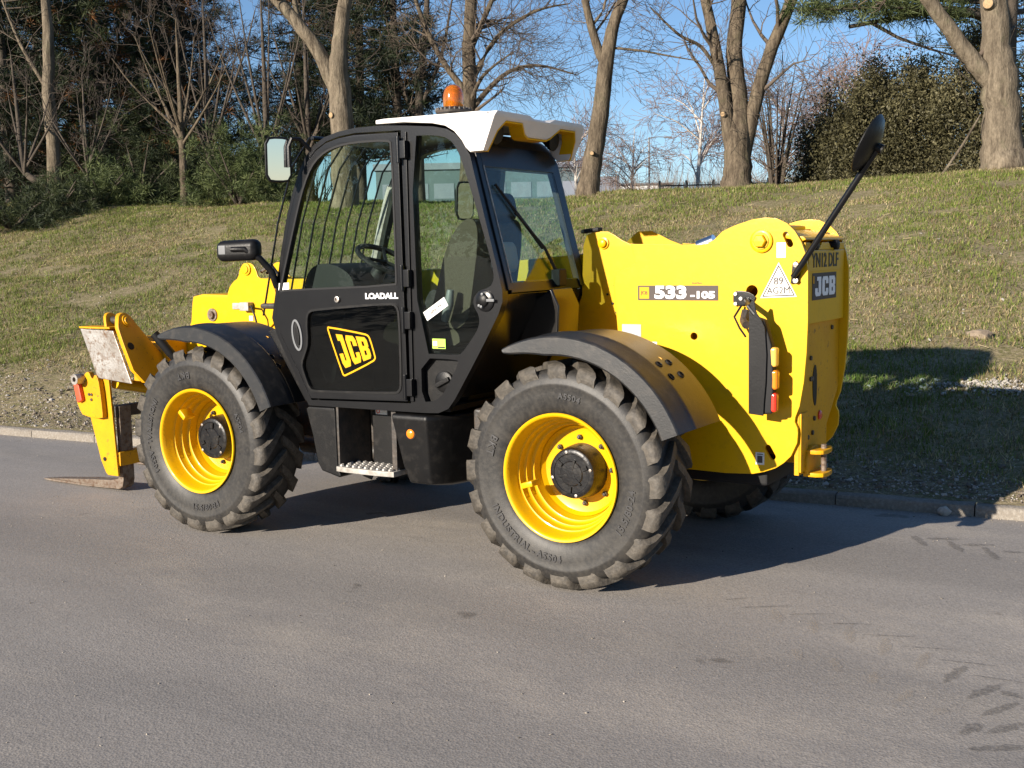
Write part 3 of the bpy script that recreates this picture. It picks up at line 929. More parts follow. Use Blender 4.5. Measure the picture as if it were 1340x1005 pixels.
# cover plate that carries the number plate
cv = MB().box(3.785, 3.812, -.348, .345, 1.395, 1.790).build('rear_cover', 'yellow', rear, bevel=.006, smooth=30)
hd = MB()
hd.prism([(-.34, 1.79), (.345, 1.79), (.345, 1.83), (.26, 1.83), (.22, 1.80), (.10, 1.80), (.06, 1.83), (-.06, 1.83), (-.10, 1.80), (-.22, 1.80), (-.26, 1.83), (-.34, 1.83)], 3.79, 3.81, 'x')
hd.build('cover_lip', 'yellow', rear, bevel=.004)
MB().prism([(3.55, 1.885), (3.60, 1.905), (3.80, 1.86), (3.815, 1.845), (3.79, 1.835), (3.60, 1.875)], -.345, .345, 'y').build('tower_brace', 'yellow', TH, bevel=.004)
for y_ in (-.20, .16):
    MB().lathe([(.028, 0), (.028, .05), (.02, .055), (0, .055)], org=(3.78, y_, 1.815), axis=(1, 0, 0), n=14).build('hose_fitting', 'dark', rear, smooth=40)
npl = MB().box(3.8125, 3.816, -.30, .255, 1.675, 1.785).build('number_plate', 'plateyellow', TH, bevel=.002, seg=1)
mb = MB(); place_text(mb, 'YN12 DLF', (3.8175, -.022, 1.730), (0, 1, 0), (0, 0, 1), .108, .98, .0015)
mb.build('registration_lettering', 'blackprint', npl, smooth=0, recalc=False)
lg = MB().box(3.8125, 3.815, -.235, .185, 1.52, 1.665).build('logo_panel', 'greyprint', TH, bevel=.002, seg=1)
mb = MB(); logo_letters(mb, lambda u, v: (3.8162, -.235 + .42 * (u * 1.02), 1.52 + .145 * v), (.0015, 0, 0))
mb.build('logo_lettering', 'whiteprint', lg, smooth=0)
mb = MB(); mb.box(3.815, 3.8165, -.225, -.208, 1.61, 1.65); mb.build('logo_spot', 'yellow_print', lg, smooth=0)
# tow hitch
hc = MB()
for z0 in (.565, .690):
    hc.prism([(3.78, -.26), (3.85, -.26), (3.885, -.24), (3.90, -.20), (3.90, -.14), (3.885, -.08), (3.85, -.06), (3.78, -.06)], z0, z0 + .024, 'z')
hc.prism(smooth_poly([(-.28, .555), (-.05, .555), (-.05, .725), (-.28, .725)], 2), 3.788, 3.812, 'x')
hit = hc.build('tow_hitch', 'yellow_worn', TH, bevel=.005, smooth=35)
MB().lathe([(.016, .545), (.016, .735), (.0, .737)], org=(3.865, -.165, 0), axis=(0, 0, 1), n=14).build('hitch_pin', 'fork', hit, smooth=40)
# chassis box, axles, belly
ch = MB().box(-.55, 3.05, -.30, .30, .48, .86).build('chassis_frame', 'darkmetal', TH, bevel=.02)
MB().box(3.06, 3.60, -.31, .31, .50, .64).build('underbody_shade', 'dark', TH, bevel=.02)  # dark box added for the black shade under the rear body
mb = MB().box(1.97, 3.70, -.075, .345, .60, 1.45); mb.build('rear_body', 'yellow_worn', TH, bevel=.01)
for cx in (0, 2.75):
    mb = MB()
    mb.tube([(cx, -.76, WR), (cx, -.45, WR), (cx, -.25, WR - .02), (cx, 0, WR - .05), (cx, .25, WR - .02), (cx, .45, WR), (cx, .76, WR)], [.12, .10, .13, .20, .13, .10, .12], 14)
    mb.build('axle', 'darkmetal', TH)
# engine cover on the right side
mb = MB().prism([(.55, .62), (2.10, .62), (2.16, .75), (2.16, 1.50), (2.05, 1.62), (.75, 1.70), (.60, 1.62), (.50, 1.30), (.50, .75)], .42, 1.08, 'y')
ec = mb.build('engine_cover', 'tealcover', TH, bevel=.035, seg=3, smooth=40)
for k in range(7):
    MB().box(.80 + k * .17, .90 + k * .17, .418, .424, 1.30, 1.52).build('cooling_slot', 'dark', ec)
MB().lathe([(.09, 0), (.10, .03), (.10, .16), (.09, .20), (0, .21)], org=(1.05, .70, 1.66), axis=(0, 0, 1), n=20).build('air_intake', 'dark', ec, smooth=40)

# ---------------------------------------------------------------- boom
BY0, BY1 = -.01, .30
mb = MB().prism([(3.60, 1.93), (3.40, 1.93), (3.2, 1.85), (2.4, 1.80), (.4, 1.655), (-.38, 1.645), (-.38, 1.20), (.5, 1.22), (2.4, 1.40), (3.3, 1.50), (3.60, 1.72)], BY0, BY1)
boom = mb.build('boom', 'yellow', TH, bevel=.012, smooth=30)
collar = smooth_poly([(-.80, 1.24), (-.30, 1.24), (-.30, 1.650), (-.40, 1.652), (-.47, 1.655), (-.49, 1.72), (-.53, 1.765), (-.60, 1.772), (-.655, 1.735), (-.68, 1.655), (-.735, 1.63), (-.79, 1.57), (-.81, 1.48)], 1)
MB().prism(collar, BY0 - .018, BY0 - .002).build('boom_collar', 'yellow', boom, bevel=.005)
MB().prism(collar, BY1 + .002, BY1 + .018).build('boom_collar', 'yellow', boom, bevel=.005)
MB().lathe([(.045, 0), (.045, .012), (.030, .014), (.030, .022), (0, .024)], org=(-.585, BY0 - .018, 1.722), axis=(0, -1, 0), n=20).build('collar_pin', 'yellow', boom, smooth=40)
nose = smooth_poly([(-.36, 1.50), (-.80, 1.528), (-1.215, 1.535), (-1.240, 1.45), (-1.262, 1.28), (-1.50, .93), (-1.62, .70), (-1.50, .60), (-1.36, .72), (-1.08, 1.18), (-.36, 1.24)], 1)
ib = MB().prism(nose, BY0 + .02, BY1 - .02).build('inner_boom', 'yellow', TH, bevel=.01, smooth=30)
MB().lathe([(.050, 0), (.050, .010), (.030, .012), (.030, .028), (.026, .032), (0, .033)], org=(-1.01, BY0 + .02, 1.372), axis=(0, -1, 0), n=20).build('nose_pin', 'fork', ib, smooth=40)
sw = MB(); sw.box(-.745, -.62, BY0 - .028, BY0 - .018, 1.420, 1.468); sw.box(-.62, -.53, BY0 - .075, BY0 - .018, 1.412, 1.475)
sw.build('sensor_switch', 'galv', boom, bevel=.004)
MB().box(-.575, -.535, BY0 - .024, BY0 - .018, 1.335, 1.372).build('small_sticker', 'paper', boom)
MB().tube([(-.53, BY0 - .05, 1.44), (-.47, BY0 - .10, 1.45), (-.42, BY0 - .12, 1.38), (-.40, BY0 - .10, 1.25)], .008, 6).build('sensor_cable', 'dark', boom)
for k, (dy, dz) in enumerate(((0, 0), (.03, .02), (.06, -.01))):
    MB().tube([(-.50, BY0 + .05 + dy, 1.70 + dz), (-.40, BY0 + .02 + dy, 1.735 + dz), (-.28, BY0 - .03 + dy, 1.66 + dz), (-.22, BY0 - .06 + dy, 1.45), (-.20, BY0 - .05 + dy, 1.2)], .012, 7).build('hydraulic_hose', ('steel', 'dark', 'dark')[k], boom)
# lift ram under the boom
MB().tube([(2.3, .14, .95), (1.2, .14, 1.12), (.3, .14, 1.24)], [.06, .06, .035], 14).build('lift_ram', 'darkmetal', TH)
# small guard, hoses and ram end that show on top of the tower
MB().prism([(2.42, 1.86), (2.50, 1.925), (2.60, 1.925), (2.72, 1.865), (2.80, 1.835), (2.5, 1.78)], .335, .347).build('tower_guard', 'yellow', TH)
MB().obox((2.40, -.09, 1.931), (.060, 0, .006), (0, .03, 0), (0, 0, .012)).build('tower_pad', 'dark', TH, bevel=.006)
MB().lathe([(.035, -.05), (.035, .05)], org=(3.24, -.31, 1.835), axis=(1, 0, .35), n=14).build('ram_rod', 'chrome', TH, smooth=40)

# ---------------------------------------------------------------- fork carriage
car = MB()
up_lo = [(-1.875, .625), (-1.765, .25), (-1.715, .155), (-1.69, .138), (-1.57, .138), (-1.60, .64), (-1.62, .93), (-1.665, .93), (-1.80, .80)]
up_hi = smooth_poly([(-1.795, .955), (-1.84, .94), (-1.872, .885), (-1.90, .84), (-1.955, .79), (-1.965, .72), (-1.925, .64), (-1.89, .60), (-1.66, .585), (-1.655, .64), (-1.675, .86), (-1.70, .925), (-1.73, .93), (-1.745, .90), (-1.765, .90)], 1)
for sgn in (-1, 1):
    y0 = -.52 if sgn < 0 else .50
    cp = MB().prism(up_lo, y0, y0 + .02).build('carriage_side', 'yellow_worn', TH, bevel=.004)
    ya = y0 - .045 if sgn < 0 else y0 + .022
    MB().prism(up_hi, ya, ya + .043).build('carriage_hook', 'yellow_worn', cp, bevel=.006)
    MB().lathe([(.016, 0), (.016, .006), (0, .007)], org=(-1.715, y0 - .001, .265), axis=(0, -1, 0), n=12).build('carriage_pin', 'dark', cp, smooth=40)
    if sgn < 0:
        MB().lathe([(.019, -.005), (.042, -.005), (.042, .07), (.019, .07)], org=(-1.875, y0 - .05, .895), axis=(0, -1, 0), n=20, close=True).build('hook_roller', 'steel', cp, smooth=40)
        MB().obox((-1.90, y0 - .06, .79), (.03, 0, .012), (0, .02, 0), (-.018, 0, .075)).build('red_latch', 'redpaint', cp, bevel=.012)
        for (x_, z_) in ((-1.80, .775), (-1.77, .775), (-1.775, .735)):
            MB().lathe([(.011, 0), (.011, .008), (0, .009)], org=(x_, ya, z_), axis=(0, -1, 0), n=8).build('hook_bolt', 'darkmetal', cp, smooth=0)
MB().box(-1.655, -1.585, -.50, .50, .595, .685).build('carriage_bar', 'darkmetal', TH, bevel=.006)
MB().box(-1.66, -1.56, -.50, .50, .215, .325).build('carriage_bar', 'yellow_worn', TH, bevel=.008)
MB().tube([(-1.62, -.46, .86), (-1.62, -.2, .80), (-1.58, .05, .72)], .045, 12).build('carriage_tube', 'yellow', TH)
for y_ in (-.47, .40):
    fk = MB()
    # shank and tapered blade drawn as one bent bar
    side = [(-1.575, .68), (-1.575, .10), (-1.59, .045), (-1.63, .022), (-2.0, .012), (-2.45, .008), (-2.62, .008), (-2.62, .016), (-2.45, .034), (-2.0, .070), (-1.72, .088), (-1.64, .104), (-1.622, .13), (-1.62, .68)]
    fk.prism(side, y_, y_ + .11)
    # taper the tip in plan
    fk.v = [(x, y if x > -2.35 else y_ + .055 + (y - y_ - .055) * (1 - .55 * (-2.35 - x) / .27), z) for x, y, z in fk.v]
    fk.build('fork', 'fork', TH, bevel=.004, smooth=35)
def shx(mb, k=-.46, z0=1.1):
    mb.v = [(x + k * (z - z0), y, z) for x, y, z in mb.v]; return mb
tl = shx(MB().prism([(-1.80, .905), (-1.42, .875), (-1.42, 1.275), (-1.72, 1.28), (-1.80, 1.285)], -.55, -.532)).build('wear_plate', 'steel', TH, bevel=.006)
shx(MB().box(-1.81, -1.45, -.548, -.40, 1.287, 1.302)).build('hitch_cap', 'yellow_worn', tl, bevel=.004)
lugA = smooth_poly([(-.53, 1.28), (-.505, 1.34), (-.475, 1.395), (-.42, 1.41), (-.375, 1.385), (-.345, 1.32), (-.17, 1.01), (-.17, .95), (-.27, .875), (-.52, .875)], 1)
lugB = smooth_poly([(-.52, 1.24), (-.50, 1.33), (-.475, 1.395), (-.42, 1.41), (-.375, 1.385), (-.345, 1.32), (-.30, 1.24)], 1)
shx(MB().prism(lugA, -1.418, -1.375, 'x')).build('hitch_lug', 'yellow_worn', TH, bevel=.006)
shx(MB().prism(lugB, -1.56, -1.53, 'x')).build('hitch_lug', 'yellow_worn', TH, bevel=.006)
shx(MB().lathe([(.03, -.18), (.03, .0)], org=(-1.375, -.425, 1.345), axis=(1, 0, 0), n=20)).build('hitch_pin', 'darkmetal', TH, smooth=40)
shx(MB().lathe([(.042, 0), (.042, .012), (.030, .014), (.028, .022), (.014, .024), (0, .024)], org=(-1.3745, -.425, 1.345), axis=(1, 0, 0), n=20)).build('hitch_boss', 'yellow_worn', TH, smooth=40)
shx(MB().lathe([(.028, 0), (.028, .004), (0, .005)], org=(-1.3755, -.47, 1.155), axis=(1, 0, 0), n=16)).build('lug_hole', 'dark', TH, smooth=0)
MB().tube([(-1.33, -.30, 1.24), (-1.24, -.24, 1.10), (-1.20, -.15, .98), (-1.28, .05, .90)], .035, 10).build('tilt_hose', 'dark', TH)
MB().prism([(-1.72, .80), (-1.45, .80), (-1.30, .95), (-1.32, 1.2), (-1.70, 1.2)], -.2, .28).build('hitch_body', 'yellow_worn', TH, bevel=.01)

# ---------------------------------------------------------------- cab
CY0, CY1 = -1.0, -.045                   # left and right faces of the cab
CAB = [(.603, 1.428), (.637, 1.567), (.695, 1.81), (.761, 2.047), (.815, 2.19), (.875, 2.315), (.93, 2.40), (1.00, 2.468), (1.09, 2.512), (1.20, 2.536), (1.33, 2.549), (1.52, 2.549), (1.70, 2.535), (1.90, 2.515), (1.99, 2.495), (2.05, 2.462), (2.10, 2.41), (2.14, 2.345), (2.165, 2.25), (2.235, 1.98), (2.30, 1.74), (2.335, 1.60), (2.335, 1.54), (2.305, 1.468), (2.21, 1.31), (2.111, 1.155), (2.00, .985), (1.95, .925), (1.88, .897), (1.78, .892), (.883, .888), (.80, 1.04), (.70, 1.211), (.635, 1.33)]
DOOR = [(.672, 1.555), (.795, 2.04), (.85, 2.18), (.905, 2.30), (.96, 2.375), (1.03, 2.435), (1.11, 2.475), (1.21, 2.497), (1.33, 2.508), (1.655, 2.500), (1.672, .955), (.915, .935), (.845, 1.06), (.745, 1.225), (.675, 1.35), (.648, 1.43)]
QG = smooth_poly([(1.735, 2.475), (1.90, 2.468), (2.00, 2.445), (2.055, 2.385), (2.10, 2.28), (2.20, 1.98), (2.275, 1.735), (2.282, 1.66), (2.255, 1.62), (2.18, 1.60), (2.145, 1.565), (2.14, 1.52), (2.18, 1.455), (2.175, 1.40), (2.13, 1.335), (2.055, 1.248), (2.02, 1.238), (1.755, 1.238)], 1)
TRI = smooth_poly([(1.765, 1.212), (2.02, 1.212), (2.03, 1.19), (1.925, 1.015), (1.86, .965), (1.765, .955)], 1)
doorhole = inset(DOOR, -.012)
side = MB().prism(CAB, CY0, CY0 + .055, 'y', [doorhole, QG, TRI])
cabL = side.build('cab_side_frame', 'black_frame', TH, bevel=.010, seg=3, smooth=35)
doorhole2 = smooth_poly([(.70, 1.20), (.66, 1.43), (.83, 2.02), (.95, 2.32), (1.10, 2.45), (1.33, 2.49), (1.655, 2.48), (1.66, 1.25)], 1)
QG2 = [p for p in QG if True]
MB().prism(CAB, CY1 - .055, CY1, 'y', [doorhole2, QG2]).build('cab_side_frame', 'black_frame', TH, bevel=.010, seg=3, smooth=35)
for hole, nm in ((doorhole2, 'side_window'), (QG2, 'side_window')):
    MB().prism(inset(hole, -.012), CY1 - .032, CY1 - .026).build(nm, 'glass', TH, smooth=0)
MB().prism(inset(QG, -.010), CY0 + .018, CY0 + .024).build('quarter_window', 'glass', TH, smooth=0)
rec = MB().prism(inset(TRI, -.006), CY0 + .045, CY0 + .050).build('lower_recess', 'black_plastic', TH, smooth=0)
MB().lathe([(.062, 0), (.062, .018), (.055, .022), (.0, .022)], org=(1.905, CY0 + .045, 1.075), axis=(0, -1, 0), n=24).build('filler_cap', 'black_plastic', rec, smooth=40)
MB().obox((1.905, CY0 + .015, 1.075), Vector((.045, 0, .022)), (0, .012, 0), Vector((-.006, 0, .012))).build('filler_grip', 'black_plastic', rec, bevel=.004)
# round latch on the rear quarter
lt = MB().lathe([(.060, -.004), (.060, .006), (.050, .012), (.0, .012)], org=(2.222, CY0 - .001, 1.545), axis=(0, -1, 0), n=24).build('window_latch', 'black_frame', TH, smooth=40)
MB().lathe([(.036, .01), (.036, .024), (.028, .030), (0, .031)], org=(2.216, CY0, 1.548), axis=(0, -1, 0), n=18).build('latch_knob', 'black_plastic', lt, smooth=40)
MB().obox((2.262, CY0 - .022, 1.548), (.034, 0, 0), (0, .006, 0), (0, 0, .008)).build('latch_pin', 'greyarm', lt, bevel=.003)
for a in (80, 235, 265):
    MB().lathe([(.008, .02), (.008, .034), (0, .037)], org=(2.216 + .03 * math.cos(rad(a)), CY0, 1.548 + .035 * math.sin(rad(a))), axis=(0, -1, 0), n=8).build('latch_screw', 'greyarm', lt, smooth=40)

# door
UG = smooth_poly([(.70, 1.590), (.745, 1.60), (1.61, 1.628), (1.617, 1.66), (1.612, 2.44), (1.58, 2.463), (1.33, 2.467), (1.21, 2.455), (1.11, 2.430), (1.02, 2.375), (.96, 2.30), (.90, 2.18), (.84, 2.02), (.70, 1.62)], 1)
LG = smooth_poly([(.925, 1.475), (1.00, 1.487), (1.56, 1.528), (1.61, 1.515), (1.63, 1.46), (1.63, 1.06), (1.615, 1.010), (1.57, .998), (.96, .980), (.91, .99), (.865, 1.09), (.848, 1.15), (.885, 1.22), (.908, 1.28), (.905, 1.42)], 1)
DY0 = CY0 - .014
door = MB().prism(DOOR, DY0, CY0 + .035, 'y', [UG, LG]).build('door', 'black_frame', TH, bevel=.007, seg=2, smooth=35)
MB().prism(inset(UG, -.010), DY0 + .012, DY0 + .018).build('upper_door_window', 'glass', door, smooth=0)
lgl = MB().prism(inset(LG, -.010), DY0 + .010, DY0 + .016).build('lower_door_window', 'glassdark', door, smooth=0)
def ring(mb, out, d, y0, y1): return mb.band(out, inset(out, d), y0, y1)
ring(MB(), inset(UG, -.004), .012, DY0 - .003, DY0 + .012).build('window_seal', 'dark', door, smooth=40)
ring(MB(), inset(LG, -.006), .014, DY0 - .005, DY0 + .012).build('window_seal', 'black_plastic', door, smooth=40)
# door badge
Qd = [Vector((1.177, 1.074)), Vector((1.443, 1.188)), Vector((1.391, 1.343)), Vector((1.052, 1.387))]
def bil(u, v, y):
    p = Qd[0] * (1 - u) * (1 - v) + Qd[1] * u * (1 - v) + Qd[2] * u * v + Qd[3] * (1 - u) * v
    return Vector((p.x, y, p.y))
bq = smooth_poly([(.0, .08), (.02, .02), (.08, 0), (.90, 0), (.98, .06), (1, .14), (1, .84), (.97, .96), (.9, 1), (.06, 1), (.02, .97), (0, .9)], 1)
def quad_ring(mb, pts, d, y0, y1):
    o3 = [bil(u, v, 0) for u, v in pts]
    out = [(p.x, p.z) for p in o3]
    return mb.band(out, inset(out, d), y0, y1)
bd = MB(); quad_ring(bd, bq, .0105, DY0 + .0085, DY0 + .0098)
bdo = bd.build('door_badge', 'yellow_print', door, smooth=0)
mb = MB(); logo_letters(mb, lambda u, v: bil(.5 + (u - .5) * .96, .5 + (v - .5) * .98, DY0 + .0098), (0, -.0013, 0))
mb.build('badge_lettering', 'yellow_print', door, smooth=0)
mb = MB(); place_text(mb, 'LOADALL', (1.500, DY0 - .001, 1.568), (1, 0, .012), (0, 0, 1), .046, 1.22, .0018)
mb.build('door_lettering', 'whiteprint', door, smooth=0, recalc=False)
# oval handle in its dish
hz = [(.826 + .042 * math.cos(t) - .012 * math.sin(t), 1.325 + .098 * math.sin(t)) for t in [2 * PI * i / 32 for i in range(32)]]
MB().band(hz, inset(hz, .014), DY0 - .008, DY0 + .01).build('handle_ring', 'greyarm', door, bevel=.002)
MB().prism(inset(hz, .013), DY0 - .002, DY0 + .006).build('handle_dish', 'dark', door, smooth=0)
hz2 = [(.832 + .016 * math.cos(t) - .008 * math.sin(t), 1.325 + .060 * math.sin(t)) for t in [2 * PI * i / 24 for i in range(24)]]
MB().prism(hz2, DY0 - .012, DY0 - .001).build('door_handle', 'black_plastic', door, bevel=.004)
MB().lathe([(.018, 0), (.018, .014), (.010, .016), (.008, .006), (0, .006)], org=(1.165, DY0, 1.548), axis=(0, -1, 0), n=18).build('door_lock', 'steel', door, smooth=40)
for z_ in (2.40, 1.672, 1.43, 1.04):
    hg = MB(); hg.box(1.682, 1.722, CY0 - .040, CY0 + .0, z_ - .05, z_ + .05)
    hg.lathe([(.013, -.075), (.013, .075)], org=(1.668, CY0 - .030, z_), axis=(0, 0, 1), n=10)
    hg.build('hinge', 'black_frame', door, bevel=.004)
# hinge post strip
MB().box(1.688, 1.712, CY0 - .012, CY0 - .001, .955, 2.50).build('hinge_post', 'black_frame', TH, bevel=.004)
# sticky notes
MB().obox((.722, DY0 + .006, 1.625), (.045, 0, .002), (0, .001, 0), (0, 0, .022)).build('yellow_note', 'paper', door)
nt_ = MB().obox((1.87, CY0 + .014, 1.495), Vector((.075, 0, .045)), (0, .001, 0), Vector((-.014, 0, .024))).build('paper_note', 'paper', TH)
mb = MB(); place_text(mb, 'Sml  H', (1.87, CY0 + .012, 1.495), Vector((.86, 0, .51)), Vector((-.51, 0, .86)), .034)
mb.build('note_writing', 'greyprint', nt_, smooth=0, recalc=False)
gl_ = MB().box(1.84, 1.932, CY0 + .014, CY0 + .017, 1.268, 1.325).build('green_sticker', 'green_label', TH)
mb = MB(); mb.box(1.845, 1.875, CY0 + .012, CY0 + .0138, 1.285, 1.31); mb.build('sticker_panel', 'paper', gl_)
mb = MB(); mb.box(1.88, 1.928, CY0 + .012, CY0 + .0138, 1.272, 1.28); mb.build('sticker_line', 'blackprint', gl_)

# roof lid, floor, bulkheads, windscreens
top = [p for p in CAB if p[1] > 2.34 and 1.08 < p[0] < 2.15]
rl = []
inner = [(x, z - .035) for x, z in top]
MB().prism(top + inner[::-1], CY0 + .045, CY1 - .045).build('cab_roof', 'black_frame', TH, bevel=.006, smooth=40)
fl = MB(); fl.box(.92, 1.93, CY0 + .05, CY1 - .05, .90, .93); fl.build('cab_floor', 'dark', TH)
# right wall below the window and rear wall below the rear window
MB().box(.75, 2.26, CY1 - .030, CY1 - .015, .93, 1.30).build('cab_inner_wall', 'dark', TH)
rwall = MB().prism([(2.325, 1.58), (2.325, 1.545), (2.30, 1.47), (2.20, 1.31), (2.10, 1.155), (1.98, .98), (1.955, .985), (2.08, 1.165), (2.27, 1.475), (2.295, 1.58)], CY0 + .055, CY1 - .055)
rwall.build('rear_bulkhead', 'black_gloss', TH, bevel=.005)
wsp = [(.660, 1.45), (.70, 1.62), (.755, 1.82), (.82, 2.05), (.88, 2.20), (.935, 2.305), (.99, 2.40), (1.05, 2.455), (1.10, 2.485), (1.16, 2.50)]
mb = MB(); V = []; F = []
for x_, z_ in wsp: V += [(x_, CY0 + .05, z_), (x_, CY1 - .05, z_)]
for i in range(len(wsp) - 1): F.append((2 * i, 2 * i + 1, 2 * i + 3, 2 * i + 2))
wso = mb.add(V, F).build('windscreen', 'glass', TH, smooth=60)
MB().prism([(.603, 1.428), (.66, 1.45), (.70, 1.30), (.92, .93), (.883, .888), (.70, 1.211), (.62, 1.36)], CY0 + .055, CY1 - .055).build('front_bulkhead', 'black_frame', TH, bevel=.004)
# rear window, set in the sloping rear face
RWT, RWB = (2.138, 2.30), (2.315, 1.635)
def rear_pt(t_, y, off=0.0):
    d = Vector((RWB[0] - RWT[0], RWB[1] - RWT[1])).normalized(); n_ = Vector((-d.y, d.x))
    return Vector((RWT[0] + (RWB[0] - RWT[0]) * t_ + n_.x * off, y, RWT[1] + (RWB[1] - RWT[1]) * t_ + n_.y * off))
mb = MB(); ya, yb = CY0 + .075, CY1 - .075
for (o0, o1) in ((0.020, .014),):
    V = [rear_pt(0, ya, o0), rear_pt(0, yb, o0), rear_pt(1, yb, o0), rear_pt(1, ya, o0)]
    V += [rear_pt(0, ya, o1), rear_pt(0, yb, o1), rear_pt(1, yb, o1), rear_pt(1, ya, o1)]
    mb.add(V, [(0, 1, 2, 3), (7, 6, 5, 4), (0, 4, 5, 1), (1, 5, 6, 2), (2, 6, 7, 3), (3, 7, 4, 0)])
rwin = mb.build('rear_window', 'glass', TH, smooth=0)
def rear_bar(t0, t1, y0, y1, o0, o1, nm, m, par=TH, bv=.004):
    mb = MB(); V = []
    for o_ in (o0, o1): V += [rear_pt(t0, y0, o_), rear_pt(t0, y1, o_), rear_pt(t1, y1, o_), rear_pt(t1, y0, o_)]
    mb.add(V, [(0, 1, 2, 3), (7, 6, 5, 4), (0, 4, 5, 1), (1, 5, 6, 2), (2, 6, 7, 3), (3, 7, 4, 0)])
    return mb.build(nm, m, par, bevel=bv)
rear_bar(-.12, 1.06, CY0 + .05, CY0 + .095, -.02, .022, 'rear_post', 'black_frame')
rear_bar(-.12, 1.06, CY1 - .095, CY1 - .05, -.02, .022, 'rear_post', 'black_frame')
rear_bar(-.16, .03, CY0 + .09, CY1 - .09, -.02, .024, 'rear_header', 'black_frame')
rear_bar(.985, 1.08, CY0 + .09, CY1 - .09, -.02, .012, 'rear_sill', 'black_frame')
rear_bar(.02, 1.0, CY0 + .094, CY0 + .099, .022, .027, 'window_trim', 'galv', rwin, 0)
# wiper
wp = MB(); wp.tube([rear_pt(1.0, -.38, .03), rear_pt(.72, -.50, .045), rear_pt(.42, -.72, .04)], [.011, .009, .007], 8)
wpo = wp.build('wiper_arm', 'dark', rwin)
MB().tube([rear_pt(.72, -.50, .035), rear_pt(.18, -.84, .030)], [.012, .008], 6).build('wiper_blade', 'dark', rwin)
MB().obox(rear_pt(.98, -.39, .03), (.03, 0, 0), (0, .045, 0), (0, 0, .05)).build('wiper_motor', 'dark', rwin, bevel=.01)
# white roof cap with two hooded work-light arches
wc = MB()
sidep = [(1.50, 2.556), (1.50, 2.578), (1.56, 2.582), (2.22, 2.574), (2.27, 2.566), (2.285, 2.54), (2.275, 2.47), (2.25, 2.385), (2.235, 2.362), (2.155, 2.357), (2.125, 2.385), (2.10, 2.425), (2.05, 2.478), (1.99, 2.512), (1.90, 2.532), (1.70, 2.552)]
wc.prism(sidep, CY0 - .018, CY0 + .03)
wc.prism(sidep, CY1 - .03, CY1 + .018)
wc.prism([(1.52, 2.556), (1.52, 2.575), (1.58, 2.583), (2.22, 2.575), (2.27, 2.567), (2.285, 2.54), (2.25, 2.535), (2.0, 2.55)], CY0 + .025, CY1 - .025)
cap = wc.build('roof_cap', 'white', TH, bevel=.010, seg=3, smooth=40)
yl, yr = CY0 - .022, CY1 + .022
ym0, ym1 = -.64, -.40
arch = [(yl, 2.36), (yl, 2.545), (yl + .03, 2.572), (ym0 - .02, 2.572), (ym0 + .04, 2.55), (ym1 - .04, 2.55), (ym1 + .02, 2.572), (yr - .03, 2.572), (yr, 2.545), (yr, 2.36), (yr - .035, 2.36), (yr - .055, 2.47), (yr - .10, 2.525), (ym1 + .10, 2.525), (ym1 + .02, 2.47), (ym1 - .02, 2.455), (ym0 + .02, 2.455), (ym0 - .02, 2.47), (ym0 - .08, 2.525), (yl + .13, 2.525), (yl + .075, 2.47), (yl + .045, 2.36)]
def hood(mb, d, x0, x1):
    mb.prism(arch if d == 0 else inset(arch, d), x0, x1, 'x')
    mb.v = [(x - .42 * (2.55 - z) if z < 2.55 else x, y, z) for x, y, z in mb.v]; return mb
hood(MB(), 0, 2.235, 2.325).build('roof_visor', 'white', cap, bevel=.008, smooth=40)
lin = arch[10:]
def offs(path, d):
    q = []
    for k in range(len(path)):
        a = Vector(path[max(k - 1, 0)]); b = Vector(path[min(k + 1, len(path) - 1)])
        t_ = (b - a).normalized(); n_ = Vector((t_.y, -t_.x))
        q.append(tuple(Vector(path[k]) - n_ * d))
    return q
for d0, d1 in ((.0015, .010),):
    lb_ = MB().prism(offs(lin, d0) + offs(lin, d1)[::-1], 2.233, 2.3235, 'x')
    lb_.v = [(x - .42 * (2.55 - z) if z < 2.55 else x, y, z) for x, y, z in lb_.v]
    lb_.build('visor_liner', 'yellow', cap, smooth=40)
for y_ in ((yl + ym0) / 2, (ym1 + yr) / 2):
    lamp = MB().lathe([(.0, 0), (.035, .0), (.052, .04), (.055, .055), (.045, .058), (0, .052)], org=(2.165, y_, 2.475), axis=(1, 0, -.25), n=20).build('work_light', 'dark', cap, smooth=40)
# beacon
bb = MB().lathe([(.105, 0), (.108, .012), (.085, .03), (.06, .034), (0, .034)], org=(1.77, -.62, 2.632), axis=(0, 0, 1), n=28)
MB().lathe([(.03, 0), (.03, .05)], org=(1.77, -.62, 2.586), axis=(0, 0, 1), n=12).build('beacon_stem', 'dark', TH)
bco = bb.build('beacon_base', 'darkmetal', TH, smooth=40)
for k in range(22):
    a = 2 * PI * k / 22
    MB().lathe([(.008, 0), (.010, .012), (.004, .022), (0, .022)], org=(1.77 + .10 * math.cos(a), -.62 + .10 * math.sin(a), 2.640), axis=(0, 0, 1), n=6).build('beacon_stud', 'darkmetal', bco, smooth=40)
MB().lathe([(.058, .034), (.061, .05), (.061, .083), (.059, .110), (.052, .134), (.039, .152), (.020, .163), (0, .166)], org=(1.77, -.62, 2.632), axis=(0, 0, 1), n=32).build('beacon_dome', 'amberdome', bco, smooth=60)
MB().lathe([(.022, .036), (.022, .12), (.04, .13), (.0, .14)], org=(1.77, -.62, 2.632), axis=(0, 0, 1), n=14).build('beacon_lamp', 'amberlens', bco, smooth=40)
